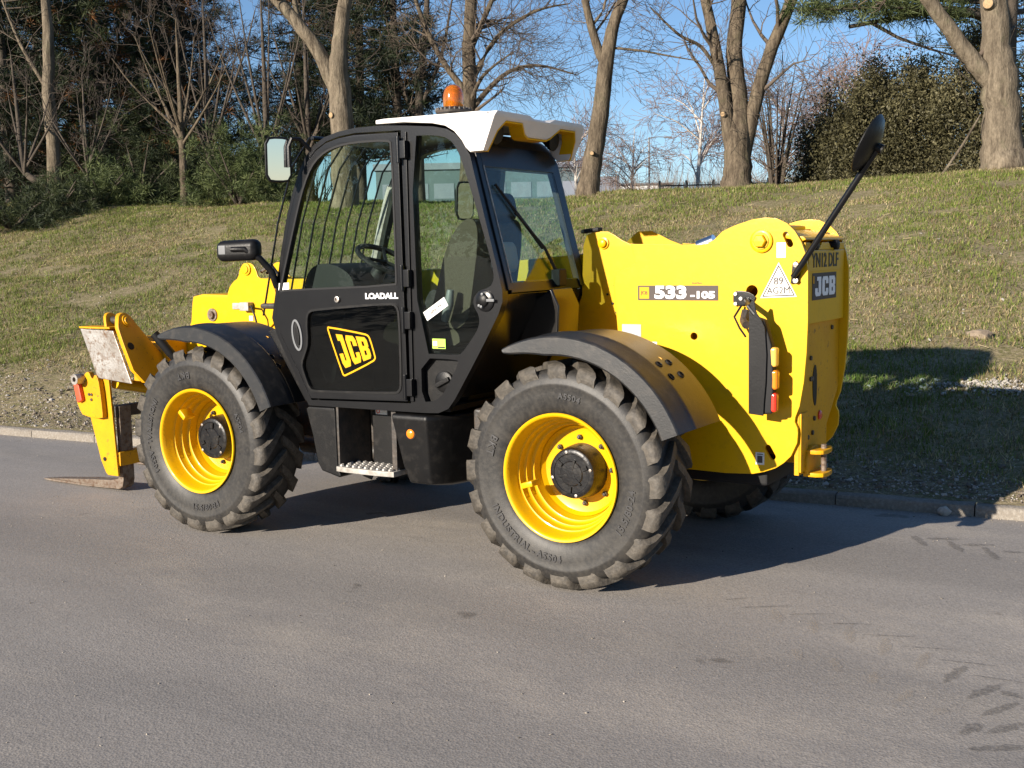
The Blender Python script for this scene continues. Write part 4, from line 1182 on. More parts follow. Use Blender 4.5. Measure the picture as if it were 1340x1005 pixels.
# windscreen guard bars
grd = MB().tube([(.50, CY0 + .02, 1.50), (.50, CY1, 1.50)], .014, 8).build('screen_guard', 'black_frame', TH)
MB().tube([(.95, CY0 + .05, 2.52), (.95, CY1 - .05, 2.52)], .014, 8).build('guard_rail', 'black_frame', grd)
for k in range(9):
    y_ = vlerp(CY0 + .03, CY1 - .05, k / 8)
    MB().tube([(.50, y_, 1.44), (.66, y_, 2.02), (.80, y_, 2.36), (.95, y_, 2.52)], .0065, 6).build('guard_bar', 'black_frame', grd)
for y_ in (CY0 + .03, CY1 - .03):
    MB().tube([(.50, y_, 1.50), (.63, y_, 1.50)], .018, 8).build('guard_bracket', 'darkmetal', grd)

# interior
MB().prism(smooth_poly([(.70, 1.46), (.72, 1.66), (.80, 1.755), (.95, 1.765), (1.10, 1.70), (1.14, 1.60), (1.05, 1.50), (.95, 1.0), (.86, 1.0)], 2), -.82, -.30).build('dashboard', 'dark', TH, bevel=.02, seg=3)
col = MB().tube([(.98, -.56, 1.45), (1.10, -.56, 1.68), (1.165, -.56, 1.755)], [.06, .05, .035], 12).build('steering_column', 'dark', TH)
swm = MB(); n_ = Vector((.48, 0, .88)).normalized(); a_ = Vector((.88, 0, -.48)).normalized()
pts = []
for i in range(41):
    t_ = 2 * PI * i / 40
    pts.append(Vector((1.18, -.56, 1.775)) + (a_ * math.cos(t_) + Vector((0, 1, 0)) * math.sin(t_)) * .19)
swm.tube(pts, .017, 8, caps=False)
for t_ in (0.3, 2.4, 4.5):
    swm.tube([Vector((1.18, -.56, 1.762)), Vector((1.18, -.56, 1.775)) + (a_ * math.cos(t_) + Vector((0, 1, 0)) * math.sin(t_)) * .19], .012, 6)
swm.build('steering_wheel', 'dark', TH)
seat = MB().prism(smooth_poly([(1.66, 1.36), (1.70, 1.48), (1.75, 1.62), (1.80, 1.80), (1.87, 1.93), (1.96, 2.01), (2.03, 2.00), (2.05, 1.90), (2.00, 1.60), (1.95, 1.36)], 2), -.80, -.32).build('seat_back', 'seat', TH, bevel=.05, seg=4, smooth=60)
MB().prism(smooth_poly([(1.32, 1.26), (1.34, 1.38), (1.45, 1.42), (1.75, 1.40), (1.90, 1.36), (1.90, 1.25)], 2), -.80, -.32).build('seat_cushion', 'seat', TH, bevel=.03, seg=3, smooth=60)
MB().prism(smooth_poly([(1.97, 1.98), (1.96, 2.10), (2.02, 2.17), (2.08, 2.13), (2.09, 1.99)], 2), -.68, -.44).build('headrest', 'dark', TH, bevel=.03, seg=3, smooth=60)
MB().prism(smooth_poly([(2.03, 1.68), (2.03, 1.86), (2.09, 1.88), (2.12, 1.70)], 1), -.66, -.46).build('seat_pocket', 'greyseat', TH, bevel=.02)
MB().box(1.45, 1.90, -.72, -.40, .93, 1.26).build('seat_base', 'dark', TH, bevel=.02)
MB().prism(smooth_poly([(1.20, 1.0), (1.25, 1.55), (1.40, 1.60), (1.85, 1.58), (2.05, 1.55), (2.10, 1.2), (1.95, 1.0)], 2), -.28, -.09).build('side_console', 'dark', TH, bevel=.02)
for x_ in (1.62, 1.72, 1.80):
    MB().tube([(x_, -.19, 1.58), (x_ - .02, -.19, 1.66)], [.012, .020], 10).build('control_lever', 'dark', TH)
MB().tube([(1.84, -.86, 1.42), (1.88, -.87, 1.52), (1.895, -.87, 1.60)], [.022, .030, .020], 10).build('hand_brake', 'greyarm', TH)
# front right post seen through the door glass
MB().tube([(.72, -.13, 1.70), (.81, -.13, 2.0), (.90, -.13, 2.26)], .032, 8).build('front_right_post', 'galv', TH)

# lower side: step well, tanks
YS = CY0 - .005
stw = MB(); stw.box(1.225, 1.545, -.80, -.785, .50, .885); 
sw_ = stw.build('step_back', 'black_plastic', TH, bevel=.003)
MB().box(1.10, 1.118, YS + .01, -.70, .50, .888).build('step_side', 'darkmetal', TH, bevel=.002)
MB().box(1.50, 1.535, -.96, -.70, .50, .885).build('step_side', 'darkmetal', TH, bevel=.002)
st = MB(); st.prism([(1.100, -1.012), (1.20, -1.022), (1.42, -1.022), (1.545, -1.008), (1.545, -.80), (1.10, -.80)], .492, .524, 'z')
sto = st.build('step_tread', 'galv', TH, bevel=.004)
random.seed(1)
for i in range(9):
    for j in range(4):
        MB().lathe([(.014, 0), (.010, .012), (.012, .014), (.006, .010), (0, .008)], org=(1.13 + i * .047 + (j % 2) * .02, -.99 + j * .045, .524), axis=(0, 0, 1), n=6).build('tread_stud', 'galv', sto, smooth=0)
for (x0, x1) in ((1.255, 1.345), ):
    wl = MB().box(1.255, 1.345, -.804, -.801, .83, .868).build('warning_sticker', 'paper', sw_)
    MB().lathe([(.009, -.001), (.014, -.001), (.014, .001), (.009, .001)], org=(1.275, -.805, .849), axis=(0, -1, 0), n=16, close=True).build('warning_ring', 'redpaint', sw_, smooth=0)
fb = MB().prism([(.862, .868), (.885, .882), (1.095, .885), (1.10, .86), (1.105, .52), (1.13, .465), (1.118, .452), (1.04, .47), (.975, .485), (.945, .53), (.91, .70)], YS, -.66)
fb.build('front_side_box', 'black_plastic', TH, bevel=.018, seg=3, smooth=40)
tb = MB(); V = []
# battery and tank box: flat outer face with sloping corners
o_top = [(1.545, YS - .01), (1.80, YS - .01), (1.91, YS + .11), (2.06, YS + .48), (2.06, -.42), (1.545, -.42)]
o_mid = [(1.555, YS - .02), (1.805, YS - .02), (1.92, YS + .10), (2.07, YS + .48), (2.07, -.42), (1.555, -.42)]
o_bot = [(1.625, YS + .045), (1.785, YS + .045), (1.875, YS + .14), (1.99, YS + .48), (1.99, -.45), (1.625, -.45)]
rings = [(o_top, .878), (o_mid, .845), ([(a[0] * .35 + b[0] * .65, a[1] * .35 + b[1] * .65) for a, b in zip(o_mid, o_bot)], .56), (o_bot, .462), ([(1.70, -.88), (1.775, -.88), (1.85, -.82), (1.92, -.56), (1.92, -.5), (1.70, -.5)], .445)]
for r_, z_ in rings: V += [(p[0], p[1], z_) for p in r_]
F = []
for i in range(len(rings) - 1):
    for k in range(6): F.append((i * 6 + k, i * 6 + (k + 1) % 6, (i + 1) * 6 + (k + 1) % 6, (i + 1) * 6 + k))
F.append(tuple(range(6))); F.append(tuple((len(rings) - 1) * 6 + k for k in range(5, -1, -1)))
tbo = tb.add(V, F).build('side_tank_box', 'black_plastic', TH, bevel=.012, seg=2, smooth=35)
MB().lathe([(.030, -.012), (.030, .006), (.024, .013), (.0, .016)], org=(1.684, YS - .004, .765), axis=(0, -1, 0), n=20).build('side_marker', 'orangelens', tbo, smooth=50)
MB().lathe([(.036, -.012), (.036, .002), (.030, .003)], org=(1.684, YS - .006, .765), axis=(0, -1, 0), n=20).build('marker_bezel', 'dark', tbo, smooth=40)
MB().tube([(.30, -.42, .52), (1.9, -.42, .50)], .06, 10).build('belly_pipe', 'darkmetal', TH)
MB().prism([(.60, 1.36), (.70, 1.17), (.86, .90), (.80, .90), (.62, 1.17), (.50, 1.34)], CY0 + .06, -.40).build('front_cab_apron', 'black_plastic', TH, bevel=.01)
MB().box(.45, .95, -.44, -.12, .85, 1.25).build('cab_mount', 'darkmetal', TH, bevel=.01)
MB().box(2.05, 2.40, -.90, -.40, .70, .92).build('rear_cab_mount', 'darkmetal', TH, bevel=.02)
MB().prism([(2.30, 1.53), (2.42, 1.60), (2.47, 1.50), (2.46, 1.33), (2.30, 1.25), (2.15, 1.2)], -.62, -.375).build('hydraulic_tank', 'black_gloss', TH, bevel=.02, seg=3)

# ---------------------------------------------------------------- markings on the left plate
YM = -YP - .0025
bn = MB().box(2.848, 3.334, YM, -YP - .0005, 1.524, 1.606).build('model_banner', 'greyprint', TH)
MB().box(2.858, 2.918, YM - .001, YM - .0002, 1.532, 1.598).build('banner_panel', 'yellow_print', bn)
mb = MB(); place_text(mb, 'JCB', (2.888, YM - .002, 1.565), (1, 0, -.05), (0, 0, 1), .026)
mb.build('banner_logo', 'greyprint', bn, smooth=0, recalc=False)
mb = MB(); place_text(mb, '533', (3.052, YM - .0015, 1.565), (1, 0, 0), (0, 0, 1), .094, 1.42, .0042)
mb.build('model_number', 'whiteprint', bn, smooth=0, recalc=False)
mb = MB(); place_text(mb, '-105', (3.245, YM - .0015, 1.553), (1, 0, 0), (0, 0, 1), .052, 1.55, .0024)
mb.build('model_number', 'whiteprint', bn, smooth=0, recalc=False)
mb = MB(); place_text(mb, 'turbo', (3.21, YM + .001, 1.620), (1, 0, 0), (0, 0, 1), .018, 1.5)
mb.build('small_lettering', 'redpaint', bn, smooth=0, recalc=False)
tri = [(3.676, 1.716), (3.585, 1.545), (3.766, 1.552)]
ts = MB().prism(inset(tri, -.006), YM, -YP - .0005).build('triangle_sticker', 'paper', TH)
MB().band(tri, inset(tri, .006), YM - .001, YM - .0002).build('triangle_border', 'greyprint', ts)
mb = MB(); place_text(mb, '89', (3.676, YM - .0012, 1.628), (1, 0, .03), (0, 0, 1), .055, 1.0)
place_text(mb, 'AG2M', (3.676, YM - .0012, 1.578), (1, 0, .03), (0, 0, 1), .050, .95)
mb.build('triangle_lettering', 'greyprint', ts, smooth=0, recalc=False)
MB().box(3.664, 3.714, YM, -YP - .0005, 1.752, 1.832).build('white_sticker', 'paper', TH)
MB().box(2.745, 2.865, YM, -YP - .0005, 1.295, 1.385).build('silver_sticker', 'silverlabel', TH)
MB().box(2.870, 2.965, YM, -YP - .0005, 1.235, 1.288).build('white_sticker', 'paper', TH)
sk = MB().box(3.553, 3.602, YM, -YP - .0005, .633, .70).build('serial_sticker', 'paper', TH)
mb = MB(); mb.box(3.563, 3.592, YM - .001, YM - .0002, .643, .682); mb.box(3.560, 3.595, YM - .001, YM - .0002, .688, .693)
mb.build('sticker_print', 'greyprint', sk)

# ---------------------------------------------------------------- tail lamps on their bracket
YB = -.525
bk = MB().prism([(3.568, 1.505), (3.585, 1.535), (3.60, 1.53), (3.61, 1.47), (3.64, 1.43), (3.658, 1.39), (3.668, 1.25), (3.664, 1.10), (3.655, .99), (3.652, .925), (3.570, .932)], YB, YB + .006)
bko = bk.build('lamp_bracket', 'black_frame', TH, bevel=.002, seg=1)
tag(bko, 'black bent steel bracket hanging beside the tail lamps')
cb = MB(); cb.prism([(3.585, 1.45), (3.65, 1.43), (3.69, 1.30), (3.703, 1.12), (3.695, .935), (3.60, .925)], YB + .012, YB + .07)
cb.build('lamp_housing', 'dark', bko, bevel=.012, seg=2)
for (x_, z_, m_) in ((3.712, 1.235, 'amberlens'), (3.716, 1.115, 'orangelens'), (3.712, .995, 'redlens')):
    MB().box(x_ - .045, x_ + .004, YB + .014, YB + .068, z_ - .052, z_ + .052).build('tail_lamp', m_, bko, bevel=.014, seg=3, smooth=50)
hg = MB().prism(smooth_poly([(3.425, 1.50), (3.425, 1.575), (3.48, 1.578), (3.53, 1.565), (3.56, 1.535), (3.50, 1.495)], 1), -YP - .012, -YP - .001).build('bracket_hinge', 'black_frame', TH, bevel=.003)
for (x_, z_) in ((3.44, 1.56), (3.47, 1.535), (3.44, 1.507)):
    MB().lathe([(.010, 0), (.010, .008), (0, .009)], org=(x_, -YP - .012, z_), axis=(0, -1, 0), n=8).build('hinge_bolt', 'steel', hg, smooth=40)
MB().tube([(3.50, -YP - .015, 1.53), (3.57, YB + .006, 1.50), (3.60, YB + .01, 1.46)], .015, 8).build('bracket_arm', 'black_frame', hg)
MB().tube([(3.48, -YP - .03, 1.50), (3.455, -YP - .07, 1.44), (3.49, -YP - .08, 1.38), (3.54, YB + .03, 1.34)], .006, 6).build('lamp_cable', 'dark', hg)
MB().tube([(3.50, -YP - .02, 1.47), (3.50, -YP - .05, 1.42), (3.54, YB + .04, 1.40)], .022, 8).build('cable_sleeve', 'darkmetal', hg)

# ---------------------------------------------------------------- mirrors
mr0 = Vector((3.765, -YP - .03, 1.650)); mr1 = Vector((4.225, -.475, 2.300))
rdo = MB().tube([mr0, (mr0 + mr1) / 2, mr1], .0165, 10).build('mirror_rod', 'black_frame', TH)
MB().prism([(3.745, 1.615), (3.79, 1.62), (3.80, 1.70), (3.775, 1.735), (3.755, 1.72)], -YP - .016, -YP - .001).build('mirror_foot', 'black_frame', rdo, bevel=.003)
for z_ in (1.632, 1.715):
    MB().lathe([(.014, 0), (.014, .012), (0, .013)], org=(3.776, -YP - .016, z_), axis=(0, -1, 0), n=8).build('foot_bolt', 'steel', rdo, smooth=40)
mn = (-rt2 * .80 + up2 * .47 + fw * .37).normalized()
MB().lathe([(0, -.045), (.08, -.035), (.135, -.012), (.152, .008), (.150, .014), (.142, .014)], org=mr1 + Vector((-.055, -.0, .005)), axis=mn, n=40).build('mirror_shell', 'black_plastic', rdo, smooth=50)
MB().lathe([(0, .022), (.10, .018), (.142, .0135)], org=mr1 + Vector((-.055, 0, .005)), axis=mn, n=40).build('mirror_face', 'mirror', rdo, smooth=60)
MB().lathe([(.024, -.075), (.024, -.03)], org=mr1 + Vector((-.055, 0, .005)), axis=mn, n=12).build('mirror_joint', 'black_plastic', rdo, smooth=40)

def box_mirror(c, w_, h_, nrm, parent, depth=.045):
    """housing with its glass towards nrm"""
    nrm = Vector(nrm).normalized(); sx = Vector((0, 0, 1)).cross(nrm).normalized(); sz = nrm.cross(sx)
    out = smooth_poly([(-w_, -h_), (w_, -h_), (w_, h_), (-w_, h_)], 1)
    out = [(max(-w_, min(w_, p[0] * 1.18)), max(-h_, min(h_, p[1] * 1.1))) for p in smooth_poly(out, 1)]
    def slab(mb, o2, a0, a1, k=1.0):
        n = len(o2); V = []
        for a, kk in ((a0, 1), (a1, k)):
            V += [Vector(c) + sx * p[0] * kk + sz * p[1] * kk + nrm * a for p in o2]
        F = [tuple(range(n - 1, -1, -1)), tuple(range(n, 2 * n))] + [(i, (i + 1) % n, n + (i + 1) % n, n + i) for i in range(n)]
        return mb.add(V, F)
    sh = slab(MB(), out, 0, -depth, .72); sh = slab(sh, out, 0, .008, 1.0)
    so = sh.build('mirror_housing', 'black_plastic', parent, bevel=.006, smooth=50)
    slab(MB(), inset(out, .014), .006, .0105).build('mirror_face', 'mirror', parent)
    return so
um = MB().tube([(.98, CY0 + .02, 2.43), (.95, CY0 - .06, 2.505), (.93, CY0 - .11, 2.505), (.915, CY0 - .12, 2.46), (.915, CY0 - .12, 2.34)], .014, 8).build('mirror_arm', 'black_plastic', TH)
box_mirror((.855, -1.15, 2.385), .082, .135, (.93, -.50, -.035), um)
lm2 = MB().tube([(.66, CY0 + .0, 1.62), (.655, CY0 - .04, 1.72), (.60, CY0 - .08, 1.80), (.54, CY0 - .15, 1.86), (.45, CY0 - .17, 1.86)], [.022, .022, .020, .018, .016], 10).build('mirror_arm', 'black_plastic', TH)
MB().obox((.455, CY0 - .11, 1.853), Vector((.150, .025, .004)), Vector((-.008, .052, 0)), (0, 0, .066)).build('mirror_housing', 'black_plastic', lm2, bevel=.045, seg=5, smooth=60)
MB().obox((.372, CY0 - .176, 1.857), (.026, .004, 0), (0, .004, 0), (0, 0, .028)).build('mirror_badge', 'greyarm', lm2, bevel=.004)
rmo = MB().tube([(.70, .90, 1.68), (.70, .90, 1.95), (.78, .90, 1.98), (.78, .90, 2.06)], .012, 8).build('mirror_arm', 'black_plastic', TH)
box_mirror((.78, .90, 2.20), .085, .145, (.95, -.28, -.06), rmo)

# ================================================================== TREES AND BACKGROUND
LAT = Vector((.842, .539, 0))            # along the crest, to the right of the photographer's view
DEP = Vector((-.539, .842, 0))           # away over the crest
def bark_mat(name, lo, hi, moss=.25):
    """furrowed bark: streaks drawn out along the trunk, plates, moss"""
    m = mat(name, hi, .95, spec=.15)
    t = m.node_tree; b = t.nodes['Principled BSDF']
    tc = t.nodes.new('ShaderNodeTexCoord')
    def nz(sc, sz, det=6):
        mp = t.nodes.new('ShaderNodeMapping'); mp.inputs['Scale'].default_value = (1, 1, sz)
        t.links.new(tc.outputs['Object'], mp.inputs['Vector'])
        n = t.nodes.new('ShaderNodeTexNoise'); n.inputs['Scale'].default_value = sc; n.inputs['Detail'].default_value = det
        n.inputs['Roughness'].default_value = .65
        t.links.new(mp.outputs[0], n.inputs['Vector']); return n.outputs['Fac']
    def ramp(src, p0, p1, c0, c1):
        r = t.nodes.new('ShaderNodeValToRGB')
        r.color_ramp.elements[0].position = p0; r.color_ramp.elements[1].position = p1
        r.color_ramp.elements[0].color = (*c0, 1); r.color_ramp.elements[1].color = (*c1, 1)
        t.links.new(src, r.inputs['Fac']); return r.outputs['Color']
    def mix(f, a, c, mode='MIX'):
        x = t.nodes.new('ShaderNodeMix'); x.data_type = 'RGBA'; x.blend_type = mode
        if isinstance(f, float): x.inputs['Factor'].default_value = f
        else: t.links.new(f, x.inputs['Factor'])
        for k, v in (('A', a), ('B', c)):
            if isinstance(v, tuple): x.inputs[k].default_value = (*v, 1)
            else: t.links.new(v, x.inputs[k])
        return x.outputs['Result']
    fur = nz(9, .22)
    c = ramp(fur, .36, .60, lo, hi)
    c = mix(ramp(nz(1.6, .6, 4), .45, .7, (0, 0, 0), (.7, .7, .7)), c, tuple(v * .62 for v in hi))
    c = mix(ramp(nz(3.0, .9, 5), .56, .70, (0, 0, 0), (moss, moss, moss)), c, (.10, .11, .05))
    c = mix(.8, c, ramp(nz(40, .4, 4), .3, .7, (.6, .6, .6), (1.25, 1.25, 1.25)), 'MULTIPLY')
    t.links.new(c, b.inputs['Base Color'])
    bp = t.nodes.new('ShaderNodeBump'); bp.inputs['Strength'].default_value = 1.0; bp.inputs['Distance'].default_value = .06
    t.links.new(fur, bp.inputs['Height'])
    t.links.new(bp.outputs['Normal'], b.inputs['Normal'])
    return m
M['bark'] = bark_mat('grey_brown_bark', (.055, .042, .030), (.165, .130, .090))
M['bark_pale'] = bark_mat('pale_bark', (.080, .063, .045), (.215, .175, .125))
M['bark_dark'] = mat('dark_bark', (.05, .04, .03), .95, n1=(9, (.08, .062, .045), .5, .12), bump=(20, .8))
M['bark_birch'] = mat('birch_bark', (.50, .47, .43), .8, n1=[(3, (.40, .36, .32), .5, .12), (14, (.08, .07, .06), .22, .05)], bump=(20, .3))
M['twig'] = mat('brown_twigs', (.085, .062, .045), .9, n1=(3, (.125, .095, .068), .5, .2))
M['twig_dark'] = mat('dark_twigs', (.045, .034, .026), .9, n1=(3, (.075, .056, .042), .5, .2))
M['twig_purple'] = mat('birch_twigs', (.17, .115, .105), .9, n1=(2, (.23, .17, .15), .5, .2))
M['cutwood'] = mat('cut_wood', (.42, .29, .16), .9, spec=.2, n1=(30, (.30, .20, .11), .5, .15))

class Tubes:
    """many tapered tubes in one mesh, quick"""
    def __init__(s): s.v = []; s.f = []
    def tube(s, path, rr, n):
        o = len(s.v)
        m = len(path)
        for i in range(m):
            p = path[i]
            d = path[min(i + 1, m - 1)] - path[max(i - 1, 0)]
            ref = Vector((0, 0, 1)) if abs(d.z) < .85 * d.length else Vector((1, 0, 0))
            a = d.cross(ref).normalized(); b = a.cross(d).normalized()
            r = rr[i]
            for k in range(n):
                t = 2 * PI * k / n
                s.v.append(p + (a * math.cos(t) + b * math.sin(t)) * r)
        for i in range(m - 1):
            for k in range(n):
                s.f.append((o + i * n + k, o + i * n + (k + 1) % n, o + (i + 1) * n + (k + 1) % n, o + (i + 1) * n + k))
    def build(s, name, m, parent):
        me = bpy.data.meshes.new(name)
        me.from_pydata([tuple(p) for p in s.v], [], s.f)
        me.materials.append(M[m])
        me.polygons.foreach_set('use_smooth', [True] * len(me.polygons))
        me.update()
        return link(name, me, parent)

def rvec(r): return Vector((r.gauss(0, 1), r.gauss(0, 1), r.gauss(0, 1)))

def grow(tb, r, p, d, ln, rad_, level, P):
    """one twig and its side twigs"""
    nseg = 4 if level > 0 else 3
    path = [p.copy()]; rr = [rad_]
    d = d.normalized()
    for i in range(nseg):
        d = (d + rvec(r) * P['wander'] + Vector((0, 0, 1)) * P['lift'] * (1 if level > 0 else P.get('tip', 1))).normalized()
        p = p + d * (ln / nseg)
        path.append(p.copy()); rr.append(max(rad_ * (1 - .8 * (i + 1) / nseg), P['rmin']))
    tb.tube(path, rr, 5 if rad_ > .03 else 3)
    if level <= 0: return
    for k in range(P['kids'][level - 1]):
        t = r.uniform(.25, 1.0)
        i = min(int(t * nseg), nseg - 1); q = path[i].lerp(path[i + 1], t * nseg - i)
        dd = (path[i + 1] - path[i]).normalized()
        side = rvec(r); side = (side - dd * side.dot(dd)).normalized()
        nd = (dd * P['fwd'] + side).normalized()
        grow(tb, r, q, nd, ln * r.uniform(.38, .68), max(rr[i] * .55, P['rmin']), level - 1, P)

RSC = .80
DEF = dict(wander=.22, lift=.06, kids=(4, 4, 5), fwd=1.0, rmin=.0045)
def limb_path(base, pts, r, jit=.12):
    out = []
    for (a, u, *dd) in pts:
        out.append(base + LAT * a + Vector((0, 0, u)) + DEP * ((dd[0] if dd else 0)))
    # subdivide smoothly
    q = []
    for i in range(len(out) - 1):
        p0 = out[max(i - 1, 0)]; p1 = out[i]; p2 = out[i + 1]; p3 = out[min(i + 2, len(out) - 1)]
        for s_ in range(4):
            t = s_ / 4
            q.append(.5 * ((2 * p1) + (p2 - p0) * t + (2 * p0 - 5 * p1 + 4 * p2 - p3) * t * t + (-p0 + 3 * p1 - 3 * p2 + p3) * t ** 3))
    q.append(out[-1])
    return q
def limb_rad(radii):
    q = []
    for i in range(len(radii) - 1):
        for s_ in range(4): q.append(vlerp(radii[i], radii[i + 1], s_ / 4))
    q.append(radii[-1]); return q

def bare_tree(name, label, xy, limbs, bark='bark', twig='twig', seed=1, n_branch=9, blen=(1.0, 2.2), level=3, P=None, from_h=.35, group=None, cuts=(), brad=.35, sides=14):
    """limbs = [(points (lateral, up[, depth]), radii)], the first is the trunk; twigs sprout from the upper limbs"""
    r = random.Random(seed)
    P = {**DEF, **(P or {})}
    base = Vector((xy[0], xy[1], bz(*xy) - .05))
    e = empty(name, base)
    tk = Tubes(); cr = Tubes()
    for li, (pts, radii) in enumerate(limbs):
        path = limb_path(base, pts, r); rr = limb_rad([q_ * RSC for q_ in radii])
        rr = [x * (1 + r.uniform(-.025, .025)) for x in rr]
        path = [p + rvec(r) * rr[i] * .05 for i, p in enumerate(path)]
        tk.tube(path, rr, sides if radii[0] > .1 else 8)
        nb = n_branch if li or len(limbs) == 1 else max(2, n_branch // 3)
        for k in range(nb):
            t = r.uniform(from_h if (li == 0) else .15, 1.0) if k < nb - 2 else .99
            f = t * (len(path) - 1); i = min(int(f), len(path) - 2)
            q = path[i].lerp(path[i + 1], f - i)
            dd = (path[i + 1] - path[i]).normalized()
            side = rvec(r); side = (side - dd * side.dot(dd)).normalized()
            nd = (dd * r.uniform(.4, 1.3) + side).normalized()
            grow(cr, r, q, nd, r.uniform(*blen), min(rr[i] * brad, .07), level - 1, P)
    o = tk.build('trunk', bark, e)
    cr.build('crown', twig, e)
    for (li, u, sd, rr_) in cuts:
        path = limb_path(base, limbs[li][0], r); rr = limb_rad([q_ * RSC for q_ in limbs[li][1]])
        i = min(range(len(path)), key=lambda k: abs(path[k].z - base.z - u))
        dv = (LAT * sd - DEP * (1 - abs(sd))).normalized()
        so = MB().lathe([(rr_ * 1.5, 0), (rr_ * 1.12, .06), (rr_ * 1.05, .10)], org=path[i] + dv * (rr[i] * .88), axis=dv, n=14).build('branch_stub', bark, o)
        MB().lathe([(rr_, .0), (rr_ * .9, .004), (0, .005)], org=path[i] + dv * (rr[i] * .88 + .10), axis=dv, n=14).build('cut_face', 'cutwood', o)
    tag(e, label, 'tree', group)
    return e

CREST = 'bare trees along the crest of the bank'
bare_tree('bare_tree', 'stout bare tree at the right edge with pale sawn stub and big left limb', (1.9, 16.34),
    [([(0, -.1), (-.02, .35), (-.05, 1.0), (-.12, 1.7), (-.2, 2.4), (-.3, 3.6), (-.35, 6.0), (-.3, 8)], [.56, .46, .41, .38, .30, .27, .20, .1]),
     ([(-.10, 1.35), (-.45, 1.80), (-.80, 2.2), (-1.2, 2.75), (-1.8, 3.6), (-2.5, 5.0), (-3.0, 7)], [.22, .20, .18, .16, .14, .10, .05])],
    'bark_pale', seed=3, n_branch=11, from_h=.55, group=CREST, cuts=((0, 3.02, -.45, .085),), sides=20)
bare_tree('bare_tree', 'bare tree on the crest with one short trunk dividing into three upright stems', (-3.76, 17.85),
    [([(0, -.1), (.0, .35), (0, .8), (.0, 1.15), (.05, 2.0, .1), (-.05, 3.0, .1), (.08, 4.4, .15), (.2, 7, .2), (.2, 9, .2)], [.50, .40, .36, .33, .25, .22, .19, .12, .05]),
     ([(-.12, .8), (-.28, 2.0), (-.5, 3.2), (-.75, 4.4), (-1.1, 6.8), (-1.3, 8.5)], [.19, .17, .155, .13, .08, .04]),
     ([(.12, .8), (.42, 2.1), (.75, 3.1), (1.3, 4.4), (2.1, 6.5), (2.6, 8)], [.22, .19, .17, .15, .09, .04]),
     ([(-.35, 2.5), (-.8, 3.1, -.1), (-1.3, 3.35, -.2), (-1.9, 3.9, -.3)], [.06, .05, .04, .02])],
    'bark', seed=8, n_branch=9, from_h=.6, group=CREST, cuts=((1, 1.75, -.4, .05),), sides=18)
bare_tree('bare_tree', 'slender bare tree leaning right beside the rear of the cab', (-6.25, 15.58),
    [([(0, -.1), (.06, .35), (.17, .9), (.35, 2.0), (.45, 2.85), (.62, 3.6), (.92, 4.4), (1.4, 6.2), (1.7, 8)], [.36, .29, .25, .22, .20, .155, .14, .08, .04]),
     ([(.42, 2.7), (.18, 3.4), (-.05, 4.4), (-.35, 6.2), (-.5, 7.5)], [.13, .11, .09, .06, .03]),
     ([(.52, 3.1), (1.2, 3.0, -.1), (1.7, 2.9, -.1), (2.4, 2.75, -.2)], [.035, .03, .024, .01]),
     ([(.15, 3.55), (.4, 3.9), (.55, 4.6)], [.04, .035, .02])],
    'bark', seed=12, n_branch=7, from_h=.6, group=CREST, cuts=((0, .95, -.2, .04),), sides=16)
bare_tree('bare_tree', 'thick pale bare tree rising behind the front of the cab and forking high', (-11.76, 14.18),
    [([(0, -.1), (.0, .5), (0, 1.8), (-.05, 2.9), (.0, 3.7), (.14, 4.6), (.30, 5.6), (.4, 8)], [.46, .38, .34, .31, .22, .19, .17, .08]),
     ([(-.1, 2.6), (-.5, 3.55), (-1.2, 4.5), (-1.9, 5.3), (-2.8, 6.8)], [.22, .20, .17, .14, .06]),
     ([(-.9, 4.15), (-1.0, 4.9), (-.9, 5.8)], [.09, .07, .04])],
    'bark_pale', seed=21, n_branch=9, from_h=.6, group=CREST, cuts=((0, 1.95, -.45, .06),), sides=18)
bare_tree('bare_tree', 'wide bare tree with drooping fine twigs directly behind the beacon', (-13.5, 21.7),
    [([(0, -.1), (.0, 1.2), (.05, 2.8), (.1, 4.5), (.2, 6.2), (.2, 9)], [.36, .30, .27, .24, .2, .06]),
     ([(.05, 2.6), (1.0, 3.6), (2.0, 3.9), (3.2, 3.6)], [.12, .08, .05, .02]),
     ([(.1, 3.4), (.9, 4.7), (2.0, 5.4), (3.0, 5.6)], [.12, .08, .05, .02]),
     ([(-.05, 3.2), (-.8, 4.3), (-1.4, 5.8), (-1.7, 7.4)], [.13, .10, .07, .03]),
     ([(.1, 4.3), (.9, 6.0), (1.6, 7.6)], [.12, .08, .03]),
     ([(.1, 2.9, 0), (.5, 3.5, -.9), (1.3, 4.0, -1.6)], [.09, .06, .02])],
    'bark', seed=31, n_branch=22, blen=(1.0, 2.3), P=dict(lift=-.01, kids=(5, 5, 5)), group=CREST)
bare_tree('bare_tree', 'thin bare tree left of the beacon among dark twigs', (-17.0, 24.0),
    [([(0, -.1), (.0, 2), (.1, 4.0), (.35, 6.0), (.5, 8.5)], [.24, .20, .16, .12, .04]),
     ([(.05, 2.6), (-.6, 4.2), (-1.0, 6.4)], [.10, .07, .03]), ([(.1, 3.2), (.8, 4.8), (1.2, 6.6)], [.10, .07, .03])],
    'bark_dark', seed=37, n_branch=17, group=CREST)

